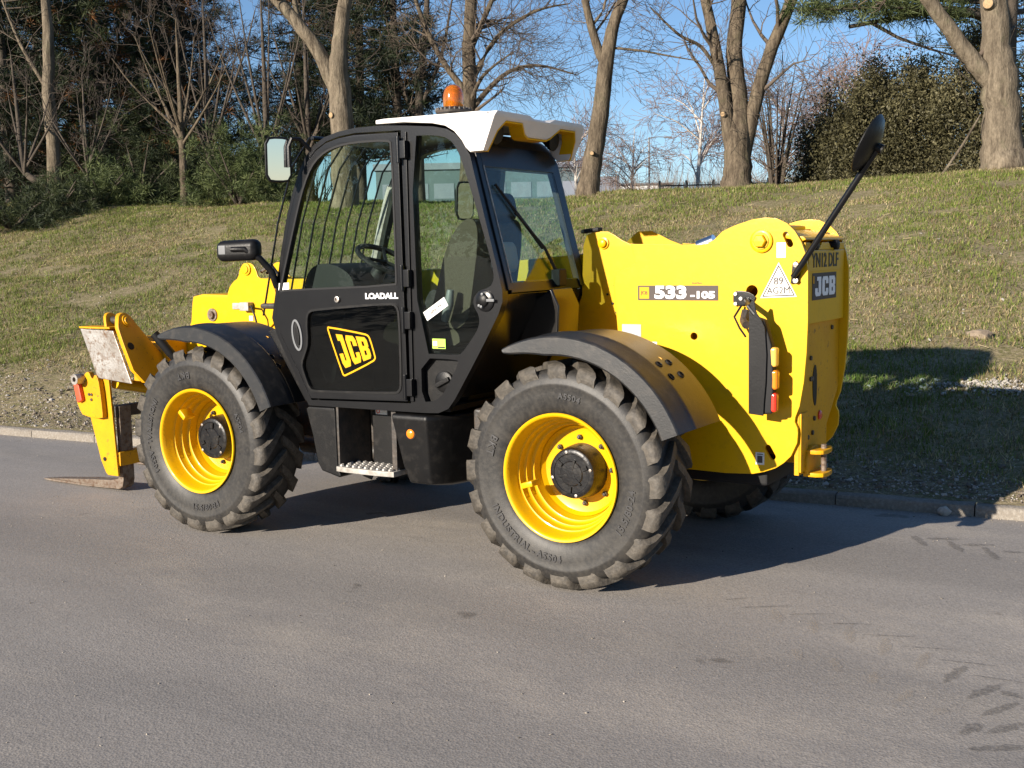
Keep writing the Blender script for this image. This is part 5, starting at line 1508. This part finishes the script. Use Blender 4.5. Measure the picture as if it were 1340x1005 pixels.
YT = 'young bare trees at the edge of the pines'
def vase(name, label, xy, trunk_h, r0, n, spread, h, seed, bark='bark', lean=0.0, blen=(.5, 1.1), nb=5):
    r = random.Random(seed)
    limbs = [([(0, -.1), (lean * .4, trunk_h * .5), (lean, trunk_h), (lean * 1.1, trunk_h + h * .5), (lean * 1.2, trunk_h + h)], [r0 * 1.25, r0, r0 * .85, r0 * .5, .012])]
    for k in range(n):
        a = 2 * PI * k / n + r.uniform(-.3, .3)
        s_ = spread * r.uniform(.6, 1.05); hh = h * r.uniform(.6, 1.0)
        z0 = trunk_h * r.uniform(.8, 1.15)
        limbs.append(([(lean, z0, 0), (lean + s_ * .35 * math.cos(a), z0 + hh * .3, s_ * .35 * math.sin(a)), (lean + s_ * .75 * math.cos(a), z0 + hh * .68, s_ * .75 * math.sin(a)), (lean + s_ * math.cos(a), z0 + hh, s_ * math.sin(a))], [r0 * .45, r0 * .35, r0 * .2, .01]))
    return bare_tree(name, label, xy, limbs, bark, 'twig_dark', seed=seed, n_branch=nb, blen=blen, level=3, from_h=.4, group=YT, brad=.5, P=dict(lift=.08, fwd=1.2, kids=(3, 3, 3)), sides=10)
vase('young_tree', 'young bare tree with straight grey trunk and upswept branches left of the mirror', (-17.27, 14.39), 1.75, .12, 9, 1.7, 3.0, 41, 'bark')
vase('young_tree', 'small low-branched bare tree among the dark conifers on the left', (-20.9, 14.3), .9, .10, 8, 1.5, 2.6, 42, 'bark_dark')
vase('young_tree', 'bare tree leaning left at the far left edge of the picture', (-22.2, 14.3), 1.0, .13, 5, 1.6, 3.2, 43, 'bark_dark', lean=-.9)
vase('young_tree', 'tall dark many-stemmed bare tree behind the upper mirror', (-18.9, 19.1), 1.5, .15, 7, 1.6, 5.0, 44, 'bark_dark', nb=6)
vase('young_tree', 'dark bare tree just left of the thick pale trunk', (-19.9, 22.0), 2.0, .16, 7, 1.7, 5.0, 45, 'bark_dark', nb=6)
vase('young_tree', 'bare brownish tree overlapping the pines left of centre', (-21.2, 19.0), 1.6, .14, 8, 2.0, 5.0, 46, 'bark_dark', nb=6)
bare_tree('pale_trunk_tree', 'pale upright trunk standing among dark pines at the upper left', (-23.6, 15.2),
    [([(0, -.1), (.05, 1.5), (.0, 3.2), (.1, 5.0), (.0, 8)], [.28, .24, .22, .19, .06]), ([(.05, 3.2), (-.7, 4.6), (-1.2, 6)], [.08, .06, .02])], 'bark_pale', seed=51, n_branch=8)

# multi-stemmed bare bushes right of the three-stemmed tree
def stemmy(name, label, xy, n, h, spread, seed, bark='bark_dark', twig='twig', r0=.05):
    r = random.Random(seed); limbs = []
    for k in range(n):
        a = r.uniform(0, 2 * PI); s_ = spread * r.uniform(.2, 1); hh = h * r.uniform(.7, 1)
        c, s2 = math.cos(a), math.sin(a)
        limbs.append(([(.1 * c, -.05, .1 * s2), (s_ * .4 * c, hh * .4, s_ * .4 * s2), (s_ * c, hh, s_ * s2)], [r0, r0 * .7, .01]))
    return bare_tree(name, label, xy, limbs, bark, twig, seed=seed, n_branch=8, blen=(.5, 1.2), level=2, from_h=.25, P=dict(lift=.12, fwd=1.5), sides=8, brad=.5)
stemmy('bare_shrub', 'many-stemmed bare shrub right of the three-stemmed tree', (-4.6, 22.6), 14, 3.3, 1.0, 61)
stemmy('bare_shrub', 'thin dark bare shrub next to the white birch stems', (-3.9, 23.9), 9, 2.7, .9, 62)

# birches, far off beyond the crest
def birch(label, xy, h, seed, lean=.3, spread=2.6, n=9):
    r = random.Random(seed)
    limbs = [([(0, -.2), (lean * .3, h * .3), (lean * .6, h * .6), (lean, h)], [.16, .13, .08, .015])]
    for k in range(n):
        a = r.uniform(0, 2 * PI); z0 = h * r.uniform(.25, .75); s_ = spread * r.uniform(.5, 1) * (1.15 - z0 / h * .6); up_ = h * r.uniform(.15, .3)
        limbs.append(([(lean * z0 / h, z0, 0), (s_ * .5 * math.cos(a) + lean * .4, z0 + up_ * .7, s_ * .5 * math.sin(a)), (s_ * math.cos(a) + lean * .4, z0 + up_, s_ * math.sin(a))], [.06, .04, .012]))
    return bare_tree('birch_tree', label, xy, limbs, 'bark_birch', 'twig_purple', seed=seed, n_branch=13, blen=(.9, 2.0), level=2, from_h=.3, group='birches beyond the crest', P=dict(lift=-.03, rmin=.010, kids=(6, 7)), sides=8, brad=.5)
birch('white-stemmed birch with purplish twigs between the two nearest bare trees', (-18.2, 48.7), 7.2, 71, .5, 3.0, 12)
birch('fine twigged birch beyond the crest left of the lamp post', (-26.4, 57.7), 5.6, 72, .3, 2.8, 10)
birch('birch half hidden by the slender leaning tree', (-26.6, 51.5), 5.4, 73, -.2, 2.5)
birch('slim white birch stem left of the evergreen bushes', (-7.1, 37.6), 5.6, 74, .2, 1.4)
birch('pinkish birch rising behind the evergreen bushes', (-9.8, 42.8), 6.0, 75, .1, 1.7)
birch('birch with purplish crown behind the three-stemmed tree', (-15.0, 52.2), 7.0, 76, .2, 2.6, 11)

# ---- conifers
rn = np.random.RandomState(5)
def tufts(C, R, per, ln, wd, cols, up_bias=.35):
    """needles radiating from tuft centres C (n,3) of size R (n)"""
    n = len(C) * per
    c = np.repeat(C, per, 0)
    d = rn.normal(0, 1, (n, 3)); d[:, 2] += up_bias; d /= np.linalg.norm(d, axis=1)[:, None]
    Rr = np.repeat(R, per)[:, None]
    o = c + d * Rr * rn.uniform(.0, .55, (n, 1))
    tip = o + d * ln * rn.uniform(.6, 1.25, (n, 1)) + np.array([0, 0, -.02])
    s = np.cross(d, rn.normal(0, 1, (n, 3))); s /= np.linalg.norm(s, axis=1)[:, None] + 1e-9
    s *= wd
    V = np.stack([o - s, o + s, tip], 1).reshape(-1, 3)
    k = rn.rand(len(C), 1); k2 = rn.rand(n, 1)
    col = np.repeat(cols[0] * (1 - k) + cols[1] * k, per, 0) * (.65 + .7 * k2)
    return V, col

def pine(label, xy, h, h0, rmax, seed, cols, nbr=70, per=26, group='dark pines on the left', name='pine_tree', trunk=.2, rust=0.0, bark='bark_dark'):
    r = random.Random(seed)
    base = Vector((xy[0], xy[1], bz(*xy) - .05)); e = empty(name, base)
    tk = Tubes()
    lean = Vector((r.uniform(-.4, .4), r.uniform(-.4, .4), 0))
    tk.tube([base + lean * (i / 6) ** 1.5 + Vector((0, 0, h * i / 6)) for i in range(7)], [trunk * (1 - .13 * i) + .01 for i in range(7)], 10)
    C = []
    for k in range(nbr):
        t = (k + r.random()) / nbr
        z = h0 + (h - h0) * t
        ln = rmax * (1 - t) ** .75 * r.uniform(.55, 1.1) + .3
        a = r.uniform(0, 2 * PI)
        p0 = base + lean * (z / h) ** 1.5 + Vector((0, 0, z))
        d = Vector((math.cos(a), math.sin(a), r.uniform(-.1, .35)))
        path = [p0, p0 + d * ln * .5 + Vector((0, 0, -.05 * ln)), p0 + d * ln + Vector((0, 0, .05 * ln))]
        tk.tube(path, [.035, .022, .008], 4)
        m = max(3, int(ln * 4.2))
        for j in range(m):
            s_ = r.uniform(.3, 1.05)
            q = path[0].lerp(path[2], s_)
            C.append(q + Vector((r.gauss(0, .20), r.gauss(0, .20), r.gauss(.05, .14))))
    tk.build('trunk', bark, e)
    C = np.array([tuple(c) for c in C])
    V, col = tufts(C, rn.uniform(.16, .36, len(C)), per, .28, .013, cols)
    if rust:
        msk = np.repeat(rn.rand(len(C)) < rust, per)
        col[msk] = np.array([.15, .065, .022]) * (.6 + .7 * rn.rand(msk.sum(), 1))
    np_mesh('crown', V, 3, col, M['needle'], e)
    return tag(e, label, 'tree', group)
DK = (np.array([.010, .016, .008]), np.array([.030, .040, .016]))
MD = (np.array([.014, .022, .010]), np.array([.066, .080, .030]))
LT = (np.array([.034, .052, .016]), np.array([.125, .150, .055]))
PL = [((-27.2, 16.3), 12, .8, 3.2, DK, 'dark pine closing the far left edge of the picture'),
      ((-29.6, 19.7), 13, 1.5, 3.4, DK, 'tall dark pine second from the left edge'),
      ((-26.4, 19.1), 12.5, 1.2, 3.2, MD, 'dark pine with brown dead sprays behind the small bare tree'),
      ((-29.4, 23.3), 13, 1.0, 3.4, DK, 'dark pine behind the young tree with the straight trunk'),
      ((-26.2, 22.4), 12, 1.6, 3.0, DK, 'dark pine right of the young tree with the straight trunk'),
      ((-22.9, 24.9), 11, 2.2, 2.3, DK, 'dark pine seen left of the thick pale trunk'),
      ((-20.2, 24.9), 12, 2.2, 2.7, DK, 'dense dark pine right of the thick pale trunk'),
      ((-17.8, 24.0), 9.5, 2.4, 2.0, DK, 'dark pine ending in an open spray left of the beacon'),
      ((-36.4, 24.1), 14, .5, 4.0, DK, 'darkest pine in the back row at the left'),
      ((-34.5, 29.5), 14, .5, 3.6, DK, 'back row pine between the two leftmost trunks')]
for k, (xy, h, h0, rm_, cc, lb) in enumerate(PL):
    pine(lb, xy, h, h0 * .7, rm_ * 1.1, 100 + k, cc, nbr=165, per=30, rust=.14 if k in (2, 3, 4) else .03, trunk=.2)
# low spreading conifers at the foot of the pines
def low_conifer(label, xy, rx, h, seed, cols, n=230, per=30):
    base = Vector((xy[0], xy[1], bz(*xy) - .05)); e = empty('low_conifer', base)
    r = np.random.RandomState(seed)
    d = r.normal(0, 1, (n, 3)); d[:, 2] = np.abs(d[:, 2]); d /= np.linalg.norm(d, axis=1)[:, None]
    lump = 1 + .35 * np.sin(d[:, 0] * 5 + seed) * np.cos(d[:, 1] * 4 + seed * 2)
    cl = r.normal(0, 1, (16, 3)); cl[:, 2] = np.abs(cl[:, 2]); cl /= np.linalg.norm(cl, axis=1)[:, None]
    d = cl[r.randint(0, 16, n)] + r.normal(0, .22, (n, 3)); d[:, 2] = np.abs(d[:, 2])
    C = np.array(base) + d * np.array([rx, rx * .8, h]) * (r.uniform(.3, 1.0, n) ** .6 * lump)[:, None]
    V, col = tufts(C, r.uniform(.2, .36, n), per * 2, .14, .0075, cols, .6)
    tk = Tubes(); rr = random.Random(seed)
    for k in range(9):
        a = rr.uniform(0, 2 * PI); q = Vector((math.cos(a) * rx * .7, math.sin(a) * rx * .6, h * rr.uniform(.4, .9)))
        tk.tube([base, base + q * .5 + Vector((0, 0, .1)), base + q], [.05, .03, .01], 5)
    tk.build('trunk', 'bark_dark', e)
    np_mesh('crown', V, 3, col, M['needle'], e)
    return tag(e, label, 'conifer', 'low conifers at the foot of the pines')
low_conifer('low dark conifer bush at the bottom left edge of the wood', (-19.0, 10.6), 1.6, 1.05, 1, MD)
low_conifer('low conifer bush second from the left at the foot of the pines', (-19.6, 12.4), 1.5, .95, 2, MD)
low_conifer('low conifer bush below the small low-branched bare tree', (-19.6, 13.7), 1.2, 1.0, 3, LT)
low_conifer('taller feathery conifer bush left of the straight young trunk', (-19.9, 15.2), 1.6, 1.9, 4, MD, 300)
low_conifer('dark conifer bush right behind the straight young trunk', (-19.2, 16.4), 1.5, 1.3, 5, MD)
low_conifer('bright green conifer bush below the upper mirror', (-15.9, 14.9), 1.45, 1.75, 6, LT, 330, 34)
low_conifer('green conifer bush beside the front of the cab', (-16.6, 17.0), 1.5, 1.6, 7, MD, 260)

# ---- broad evergreen bushes on the right
def leafy(label, xy, rx, ry, h, seed, n=9000, kk=2.6, cols=(np.array([.034, .032, .014]), np.array([.105, .095, .046]))):
    base = Vector((xy[0], xy[1], bz(*xy) - .05)); e = empty('evergreen_bush', base)
    r = np.random.RandomState(seed); n = int(n * kk)
    nc = 170
    d = r.normal(0, 1, (nc, 3)); d[:, 2] = np.abs(d[:, 2]) * 1.1; d /= np.linalg.norm(d, axis=1)[:, None]
    lump = 1 + .32 * np.sin(d[:, 0] * 6 + seed) * np.cos(d[:, 2] * 5 + seed)
    C = np.array(base) + d * np.array([rx, ry, h]) * (r.uniform(.5, 1.0, nc) ** .45 * lump)[:, None]
    kc = r.randint(0, nc, n)
    P = C[kc] + r.normal(0, .15, (n, 3)) * np.array([1, 1, 1.5]) * r.uniform(.5, 1.5, (nc, 1))[kc]
    P[:, 2] = np.maximum(P[:, 2], base.z + .05)
    a = r.normal(0, 1, (n, 3)); a[:, 2] += .5; a /= np.linalg.norm(a, axis=1)[:, None]
    b = np.cross(a, r.normal(0, 1, (n, 3))); b /= np.linalg.norm(b, axis=1)[:, None]
    n = n; L_ = r.uniform(.022, .050, (n, 1)); Wd = L_ * .42
    V = np.stack([P - a * L_, P + b * Wd, P + a * L_, P - b * Wd], 1).reshape(-1, 3)
    k = r.rand(nc, 1)[kc]; k2 = r.rand(n, 1)
    col = (cols[0] * (1 - k) + cols[1] * k) * (.6 + .8 * k2)
    tk = Tubes(); rr = random.Random(seed)
    for q in range(12):
        c = Vector(C[rr.randrange(nc)]) - base
        tk.tube([base + Vector((rr.uniform(-.2, .2), rr.uniform(-.2, .2), 0)), base + c * .5 + Vector((0, 0, .15)), base + c], [.045, .03, .01], 5)
    tk.build('trunk', 'bark_dark', e)
    np_mesh('crown', V, 4, col, M['leaf'], e)
    return tag(e, label, 'bush', 'evergreen bushes on the right')
OL = (np.array([.045, .042, .018]), np.array([.15, .135, .070]))
leafy('dark evergreen bush at the left end of the row', (-2.6, 20.7), .85, .9, 1.9, 1, 9000)
leafy('tall dark evergreen bush behind the round rear mirror', (-1.5, 20.3), 1.0, 1.0, 2.5, 2, 12000)
leafy('evergreen bush with paler olive leaves in the middle of the row', (-.5, 20.6), 1.0, 1.0, 2.6, 3, 12000, cols=OL)
leafy('olive evergreen bush touching the stout bare tree', (.5, 20.5), 1.0, 1.0, 2.75, 4, 12000, cols=OL)
leafy('evergreen bush showing right of the stout bare tree', (2.3, 21.3), 1.1, 1.0, 2.6, 5, 9000)
leafy('small dark evergreen top rising between the taller bushes', (-1.9, 23.1), 1.1, 1.0, 2.6, 6, 9000)
pine('pine behind the stout bare tree at the right edge', (1.6, 26.6), 9, 1.0, 2.8, 131, DK, nbr=80, per=24, group='pines on the right')
pine('pine at the upper right showing past the stout bare tree', (-.6, 28.6), 8.5, 2.0, 2.4, 132, DK, nbr=60, per=22, group='pines on the right')
# pine whose boughs hang into the top of the picture from above
r_ = random.Random(9)
base = Vector((1.25, 20.2, bz(1.25, 20.2))); e = empty('overhanging_pine', base)
tk = Tubes()
tk.tube([base, base + Vector((.0, .1, 3)), base + Vector((.1, .1, 6.5)), base + Vector((.1, .1, 9))], [.2, .17, .13, .05], 10)
C = []
for (z0, ln, dp, dz) in ((3.7, 2.5, -.5, .25), (3.8, 3.3, -.9, .1), (3.9, 4.3, -.4, .12), (4.0, 4.5, .3, .2), (4.2, 3.9, .9, .2), (4.4, 4.4, -.8, .3), (4.6, 3.4, .2, .5), (4.9, 4.0, -.3, .5), (5.2, 3.6, .6, .5), (5.6, -2.2, .5, .4), (5.9, 3.2, -.6, .6), (6.4, 2.8, .3, .6), (6.9, -1.8, -.5, .5), (7.3, 2.2, .0, .6), (4.0, -2.0, .8, .1), (4.6, -2.4, -.6, .2)):
    p0 = base + Vector((.05, .1, z0 - .62))
    p2 = p0 - LAT * ln + DEP * dp * 1.4 + Vector((0, 0, dz))
    tk.tube([p0, p0.lerp(p2, .5) + Vector((0, 0, .15)), p2], [.06, .04, .012], 5)
    for j in range(int(abs(ln) * 11)):
        C.append(tuple(p0.lerp(p2, r_.uniform(.3, 1.04) ** .8) + Vector((r_.gauss(0, .22), r_.gauss(0, .3), r_.gauss(.06, .14)))))
# the dead lower bough
tk.tube([base + Vector((.05, .1, 3.3)), base - LAT * 1.8 + Vector((0, 0, 3.4)), base - LAT * 3.3 + Vector((0, 0, 3.15))], [.07, .06, .045], 6)
grow(tk, r_, base - LAT * 2.9 + Vector((0, 0, 3.25)), LAT * 1.0 + Vector((0, 0, -.5)), 2.8, .045, 2, {**DEF, 'lift': -.06, 'kids': (4, 6), 'wander': .14})
tk.build('trunk', 'bark_dark', e)
V, col = tufts(np.array(C), rn.uniform(.14, .28, len(C)), 30, .24, .010, LT)
np_mesh('crown', V, 3, col * .8, M['needle'], e)
tag(e, 'pine with green boughs hanging into the top right of the picture', 'tree')
# leaning cut stick
st_ = Tubes(); b0 = Vector((1.05, 15.4, bz(1.05, 15.4)))
st_.tube([b0, b0 + Vector((.28, .35, .55)), Vector((1.56, 16.0, 4.1))], [.028, .025, .014], 6)
st_.tube([b0 + Vector((.06, .1, .16)), b0 + Vector((.22, .08, .20))], [.014, .006], 5)
tag(st_.build('leaning_stick', 'bark_pale', None), 'thin dead stick leaning against the stout bare tree', 'stick')

# ---- far-off thicket, fence, lamp post, hoarding, white wall and shed
r = np.random.RandomState(77)
n = 9000
t = r.rand(n)
A = np.array([-27.0, 50.0]); B_ = np.array([-8.0, 62.0])
x = A[0] + (B_[0] - A[0]) * t + r.normal(0, 1.5, n) + 2; y = A[1] + (B_[1] - A[1]) * t + r.normal(0, 3, n) + 6
hh = r.uniform(1.2, 3.6, n) * (.7 + .5 * vnoise(x * .4, y * .4, 9))
ln_ = r.normal(0, .28, (n, 2)); wv = r.uniform(.010, .022, n)
z0 = bank_z(x, y)
V = np.stack([np.stack([x - wv, y, z0], 1), np.stack([x + wv, y, z0], 1), np.stack([x + ln_[:, 0] * hh, y + ln_[:, 1] * hh, z0 + hh], 1)], 1).reshape(-1, 3)
k = r.rand(n, 1)
th = np_mesh('far_thicket', V, 3, np.array([.16, .105, .075]) * (1 - k) + np.array([.27, .20, .15]) * k, M['blade'])
tag(th, 'far brown winter thicket beyond the crest of the bank', 'thicket', kind='stuff')
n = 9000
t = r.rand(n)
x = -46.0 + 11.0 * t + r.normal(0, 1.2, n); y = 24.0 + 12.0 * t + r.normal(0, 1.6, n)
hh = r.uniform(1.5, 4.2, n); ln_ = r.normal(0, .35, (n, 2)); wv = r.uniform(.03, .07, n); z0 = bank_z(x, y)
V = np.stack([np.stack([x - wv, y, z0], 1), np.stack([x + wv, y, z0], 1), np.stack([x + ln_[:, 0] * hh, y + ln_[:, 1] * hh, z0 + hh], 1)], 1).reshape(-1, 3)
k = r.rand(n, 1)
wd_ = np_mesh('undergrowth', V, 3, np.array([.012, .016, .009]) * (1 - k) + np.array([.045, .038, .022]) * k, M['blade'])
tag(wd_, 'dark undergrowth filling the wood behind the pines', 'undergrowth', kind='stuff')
M['fence'] = mat('dark_fence_paint', (.03, .033, .03), .6)
M['lamp'] = mat('grey_lamp_steel', (.20, .21, .22), .5, metal=.3)
M['board'] = mat('grey_blue_board', (.22, .24, .28), .6, n1=(1.5, (.18, .20, .24), .5, .2))
M['wallwhite'] = mat('white_wall_paint', (.74, .74, .72), .7, n1=(.6, (.62, .62, .60), .5, .2))
M['tealwall'] = mat('blue_green_cladding', (.085, .115, .125), .6, n1=(.4, (.105, .14, .15), .5, .2))
fa = Vector((-16.4, 40.7, 0)); fb_ = Vector((-9.9, 43.3, 0)); fd = (fb_ - fa)
fz = 2.75
fe = empty('railing_fence', (fa.x, fa.y, fz))
fn = fd.normalized()
for hz_ in (.35, 1.85):
    MB().obox((fa + fb_) / 2 + Vector((0, 0, fz + hz_)), fd / 2, Vector((-fn.y, fn.x, 0)) * .02, (0, 0, .03)).build('rail', 'fence', fe)
for i in range(7):
    q = fa + fd * (i / 6)
    MB().obox(q + Vector((0, 0, fz + 1.02)), fn * .05, Vector((-fn.y, fn.x, 0)) * .05, (0, 0, 1.05)).build('post', 'fence', fe)
pk = MB()
for i in range(100):
    q = fa + fd * ((i + .5) / 100) + Vector((-fn.y, fn.x, 0)) * .03
    pk.obox(q + Vector((0, 0, fz + 1.08)), fn * .012, Vector((-fn.y, fn.x, 0)) * .008, (0, 0, .9))
pko = pk.build('pickets', 'fence', fe, smooth=0); pko['kind'] = 'stuff'
tag(fe, 'dark railing fence running along the ground beyond the crest', 'fence')
lb = Vector((-26.8, 61.2, 2.9)); lo = empty('lamp_post', lb)
MB().tube([lb, lb + Vector((0, 0, 1.4)), lb + Vector((0, 0, 6.0))], [.11, .07, .05], 10).build('column', 'lamp', lo)
MB().tube([lb + Vector((0, 0, 5.95)), lb + LAT * .6 + Vector((0, 0, 6.02)), lb + LAT * 1.0 + Vector((0, 0, 6.0))], .03, 6).build('arm', 'lamp', lo)
MB().obox(lb + LAT * 1.2 + Vector((0, 0, 5.98)), LAT * .26, DEP * .10, (0, 0, .05)).build('lantern', 'lamp', lo, bevel=.02)
tag(lo, 'thin grey street lamp with a single arm seen against the sky', 'street lamp')
hb_ = Vector((-31.5, 64.4, 2.9)); ho = empty('hoarding', hb_)
for s_ in (-.55, .55): MB().obox(hb_ + LAT * s_ + Vector((0, 0, 1.5)), LAT * .06, DEP * .06, (0, 0, 1.5)).build('post', 'lamp', ho)
MB().obox(hb_ - DEP * .1 + Vector((0, 0, 3.4)), LAT * .78, DEP * .04, (0, 0, .5)).build('panel', 'board', ho)
fr_ = MB().prism([(-.82, -.54), (.82, -.54), (.82, .54), (-.82, .54)], -.01, .01, 'y', [[(-.76, -.48), (.76, -.48), (.76, .48), (-.76, .48)]])
fr_.v = [tuple(hb_ - DEP * .15 + Vector((0, 0, 3.4)) + LAT * p[0] + DEP * p[1] + Vector((0, 0, p[2]))) for p in fr_.v]
fr_.build('frame', 'lamp', ho)
tag(ho, 'grey-blue hoarding on two posts beyond the crest', 'hoarding')
wb_ = Vector((-32.0, 69.8, 2.9)); wo = empty('white_shed', wb_)
MB().obox(wb_ + Vector((0, 0, 1.75)), LAT * 2.3, DEP * 1.5, (0, 0, 1.75)).build('wall', 'wallwhite', wo)
MB().obox(wb_ + Vector((0, 0, 3.58)), LAT * 2.45, DEP * 1.65, (0, 0, .06)).build('roof', 'lamp', wo)
for s_ in (-1.4, .0, 1.4): MB().obox(wb_ - DEP * 1.51 + LAT * s_ + Vector((0, 0, 1.2)), LAT * .5, DEP * .02, (0, 0, 1.1)).build('door', 'board', wo)
tag(wo, 'low white shed showing above the crest beside the street lamp', 'shed')
tb_ = Vector((-49.5, 76.3, 2.5)); to = empty('warehouse', tb_)
MB().obox(tb_ + Vector((0, 0, 3.0)), LAT * 8.5, DEP * 6, (0, 0, 3.0)).build('wall', 'tealwall', to)
MB().obox(tb_ + Vector((0, 0, 6.25)), LAT * 8.7, DEP * 6.2, (0, 0, .25)).build('roof', 'board', to)
for k in range(8): MB().obox(tb_ - DEP * 6.01 + LAT * (-7.2 + k * 2.05) + Vector((0, 0, 4.3)), LAT * .8, DEP * .03, (0, 0, .6)).build('window', 'board', to)
tag(to, 'blue-green warehouse with pale roof edge seen through the cab glass', 'warehouse')

# trees on the far side of the road behind the photographer, mirrored in the cab glass
def back_tree(xy, h, rx, seed):
    r = np.random.RandomState(seed); base = Vector((xy[0], xy[1], 0)); e = empty('roadside_tree', base)
    nc = 70; n = 2600
    d = r.normal(0, 1, (nc, 3)); d /= np.linalg.norm(d, axis=1)[:, None]
    C = np.array(base) + np.array([0, 0, h * .55]) + d * np.array([rx, rx, h * .45]) * (r.rand(nc) ** .4)[:, None]
    kc = r.randint(0, nc, n); P = C[kc] + r.normal(0, .45, (n, 3)); P[:, 2] = np.maximum(P[:, 2], .1)
    a = r.normal(0, 1, (n, 3)); a /= np.linalg.norm(a, axis=1)[:, None]
    b = np.cross(a, r.normal(0, 1, (n, 3))); b /= np.linalg.norm(b, axis=1)[:, None]
    L_ = r.uniform(.15, .3, (n, 1))
    V = np.stack([P - a * L_, P + b * L_ * .5, P + a * L_, P - b * L_ * .5], 1).reshape(-1, 3)
    tk = Tubes(); tk.tube([base, base + Vector((.1, 0, h * .4)), base + Vector((0, .1, h * .8))], [.25, .18, .06], 9)
    tk.build('trunk', 'bark_dark', e)
    k = r.rand(nc, 1)[kc]
    np_mesh('crown', V, 4, DK[0] * (1 - k) + MD[1] * k, M['leaf'], e)
    tag(e, 'dark tree across the road, seen only as a reflection in the cab glass', 'tree', 'trees across the road behind the photographer')
rr_ = random.Random(4)
for i in range(16):
    back_tree((-48 + i * 5.2 + rr_.uniform(-1, 1), -34 + rr_.uniform(-3, 3)), rr_.uniform(4.5, 7.5), rr_.uniform(2.4, 3.4), 300 + i)
